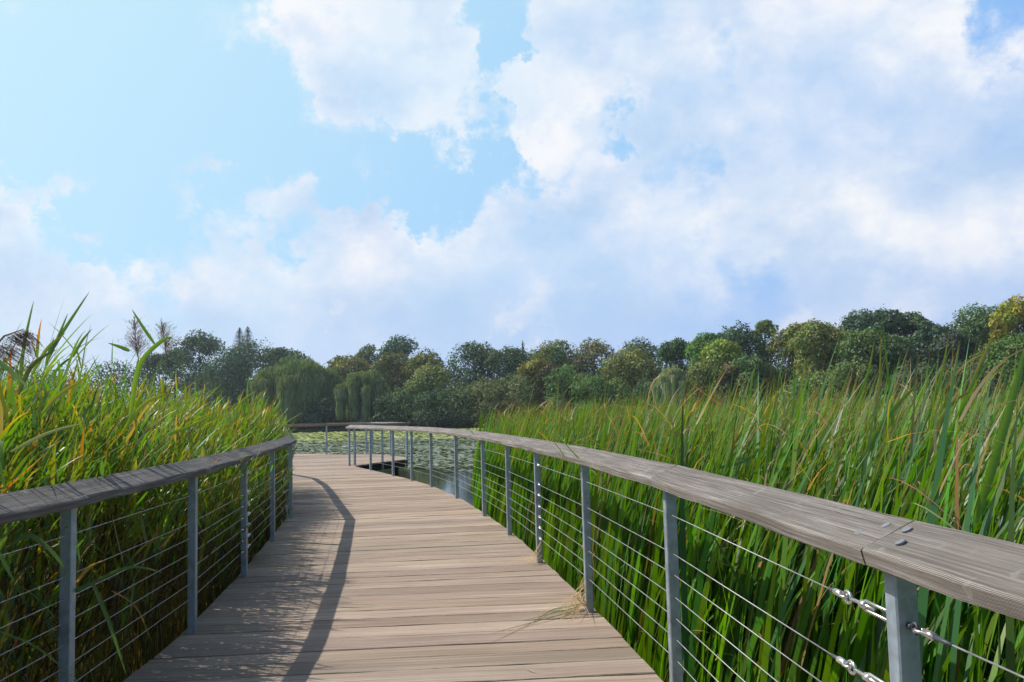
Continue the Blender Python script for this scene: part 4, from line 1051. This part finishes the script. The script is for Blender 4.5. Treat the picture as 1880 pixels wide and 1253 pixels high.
# second rank closing the gaps, well behind
for i, (xc, yt, w, Y, lab) in enumerate([(600, 668, 90, 175, 'dim tree far behind the gap between the willows'), (700, 650, 90, 170, 'dim tree far behind the smaller willow'), (830, 660, 100, 160, 'dim tree far behind the bare grey branches'),
        (985, 640, 90, 150, 'dim tree far behind the orange-yellow small tree'), (1060, 640, 80, 150, 'dim tree far behind the golden-topped crown'), (1135, 652, 80, 140, 'dim tree far behind the sparse brownish tree'), (1290, 640, 80, 135, 'dim tree far behind the bright green crown'),
        (1420, 615, 110, 130, 'dim tree far behind the light yellow-green crown'), (1540, 612, 100, 125, 'dim tree far behind the golden-olive tree'), (1750, 618, 120, 118, 'dim tree far behind the dark pine'), (1640, 620, 140, 122, 'dim tree far behind the three dark crowns'),
        (1865, 585, 120, 112, 'dim tree far behind the yellow tree at the right edge'), (400, 665, 110, 180, 'dim tree far behind the tall oval tree'), (520, 660, 100, 180, 'dim tree far behind the big willow'), (210, 655, 110, 185, 'dim tree far behind the left reeds'), (90, 668, 120, 190, 'dim tree at the far left behind the reeds'), (-40, 660, 140, 195, 'dim tree beyond the left edge of the picture')]):
    TREES.append(('oak_tree', lab, 'round', xc, yt, w, Y, (.05, .085, .042), 2400, {}))
for (nm, lab, kind, xc, yt, w, Y, col, n, ex) in TREES:
    off = 0
    X = at(xc, 760, Y).x
    smin = float(shore(X / Y)) + (1.5 if kind in ('shrub', 'willow') else 4)
    if Y < smin:
        Y = smin
    rtree(nm, lab, kind, xc, yt, w, Y, col, n, grp={'shrub': 'shrubs along the far shore', 'willow': 'willows along the far shore', 'conifer': 'spruces along the far shore'}.get(kind, 'trees along the far shore'), cat='shrub' if kind == 'shrub' else 'tree', **ex)

# the tangle below the crowns, read as one mass
def undergrowth():
    n = 42000
    u = rng.uniform(-.62, .75, n); sd = rng.uniform(0, 14, n)
    h = (2.6 + 1.6 * np.sin(u * 31) + 1.2 * np.sin(u * 67 + 2) + .8 * np.sin(u * 133)) * np.interp(sd, [0, 2, 6, 14], [.35, .8, 1.3, 1.9])
    Y = shore(u) + sd; X = u * Y; z0 = ground_z(X, Y)
    Z = z0 + np.maximum(h, .6) * rng.random(n) ** .8
    c = np.stack([X, Y, Z], 1); s_ = rng.uniform(.22, .6, n)
    nrm = unit(rng.normal(0, 1, (n, 3)) + np.array([0, -.4, .5])); a = unit(np.cross(nrm, rng.normal(0, 1, (n, 3)))); b = np.cross(nrm, a)
    P = np.stack([c - a * s_[:, None] * .5, c + b * s_[:, None] * .4, c + a * s_[:, None] * .5, c - b * s_[:, None] * .4], 1)
    C = np.array((.055, .085, .035))[None] * (1 + .35 * np.sin(u * 47))[:, None] * rng.uniform(.6, 1.4, (n, 1))
    o = mesh_obj('undergrowth', P.reshape(-1, 3), np.arange(n * 4).reshape(n, 4), M_CROWN, col=np.repeat(C, 4, 0))
    tag(o, 'dark leafy undergrowth below the trees along the far shore', 'undergrowth', kind='stuff')
undergrowth()

# ------------------------------------------------------------------ small things on the pond
p = onz(642, 820.5, WZ + .06)
lg = MB(); lg.tube([p + Vector((-.46, .02, 0)), p + Vector((0, 0, .015)), p + Vector((.46, -.02, -.01))], [.05, .06, .045], 10)
m_, T_, o_ = new_mat('bleached_log'); principled(T_, o_, T_.ramp(T_.noise(T_.node('ShaderNodeTexCoord').outputs['Object'], 6.0, 4), [(.3, (.45, .43, .4)), (.7, (.7, .68, .64))]), .8)
tag(lg.build('floating_log', m_, smooth=True), 'pale bleached log floating among the lily pads behind the railing', 'log')

# ------------------------------------------------------------------ air
def haze():
    x0, x1, y0, y1, z0, z1 = -330, 330, -120, 400, -7, 46
    V = [(x, y, z) for z in (z0, z1) for y in (y0, y1) for x in (x0, x1)]
    F = [(0, 2, 3, 1), (4, 5, 7, 6), (0, 1, 5, 4), (2, 6, 7, 3), (0, 4, 6, 2), (1, 3, 7, 5)]
    m = bpy.data.materials.new('haze'); m.use_nodes = True; T = NT(m.node_tree); T.n.clear()
    out = T.node('ShaderNodeOutputMaterial'); v = T.node('ShaderNodeVolumePrincipled')
    v.inputs['Color'].default_value = (.80, .88, 1, 1); v.inputs['Density'].default_value = HAZE; v.inputs['Anisotropy'].default_value = 0.3
    T.l.new(v.outputs[0], out.inputs[1])
    o = mesh_obj('haze', V, F, m); tag(o, kind='stuff')
HAZE = 0.00032
haze()
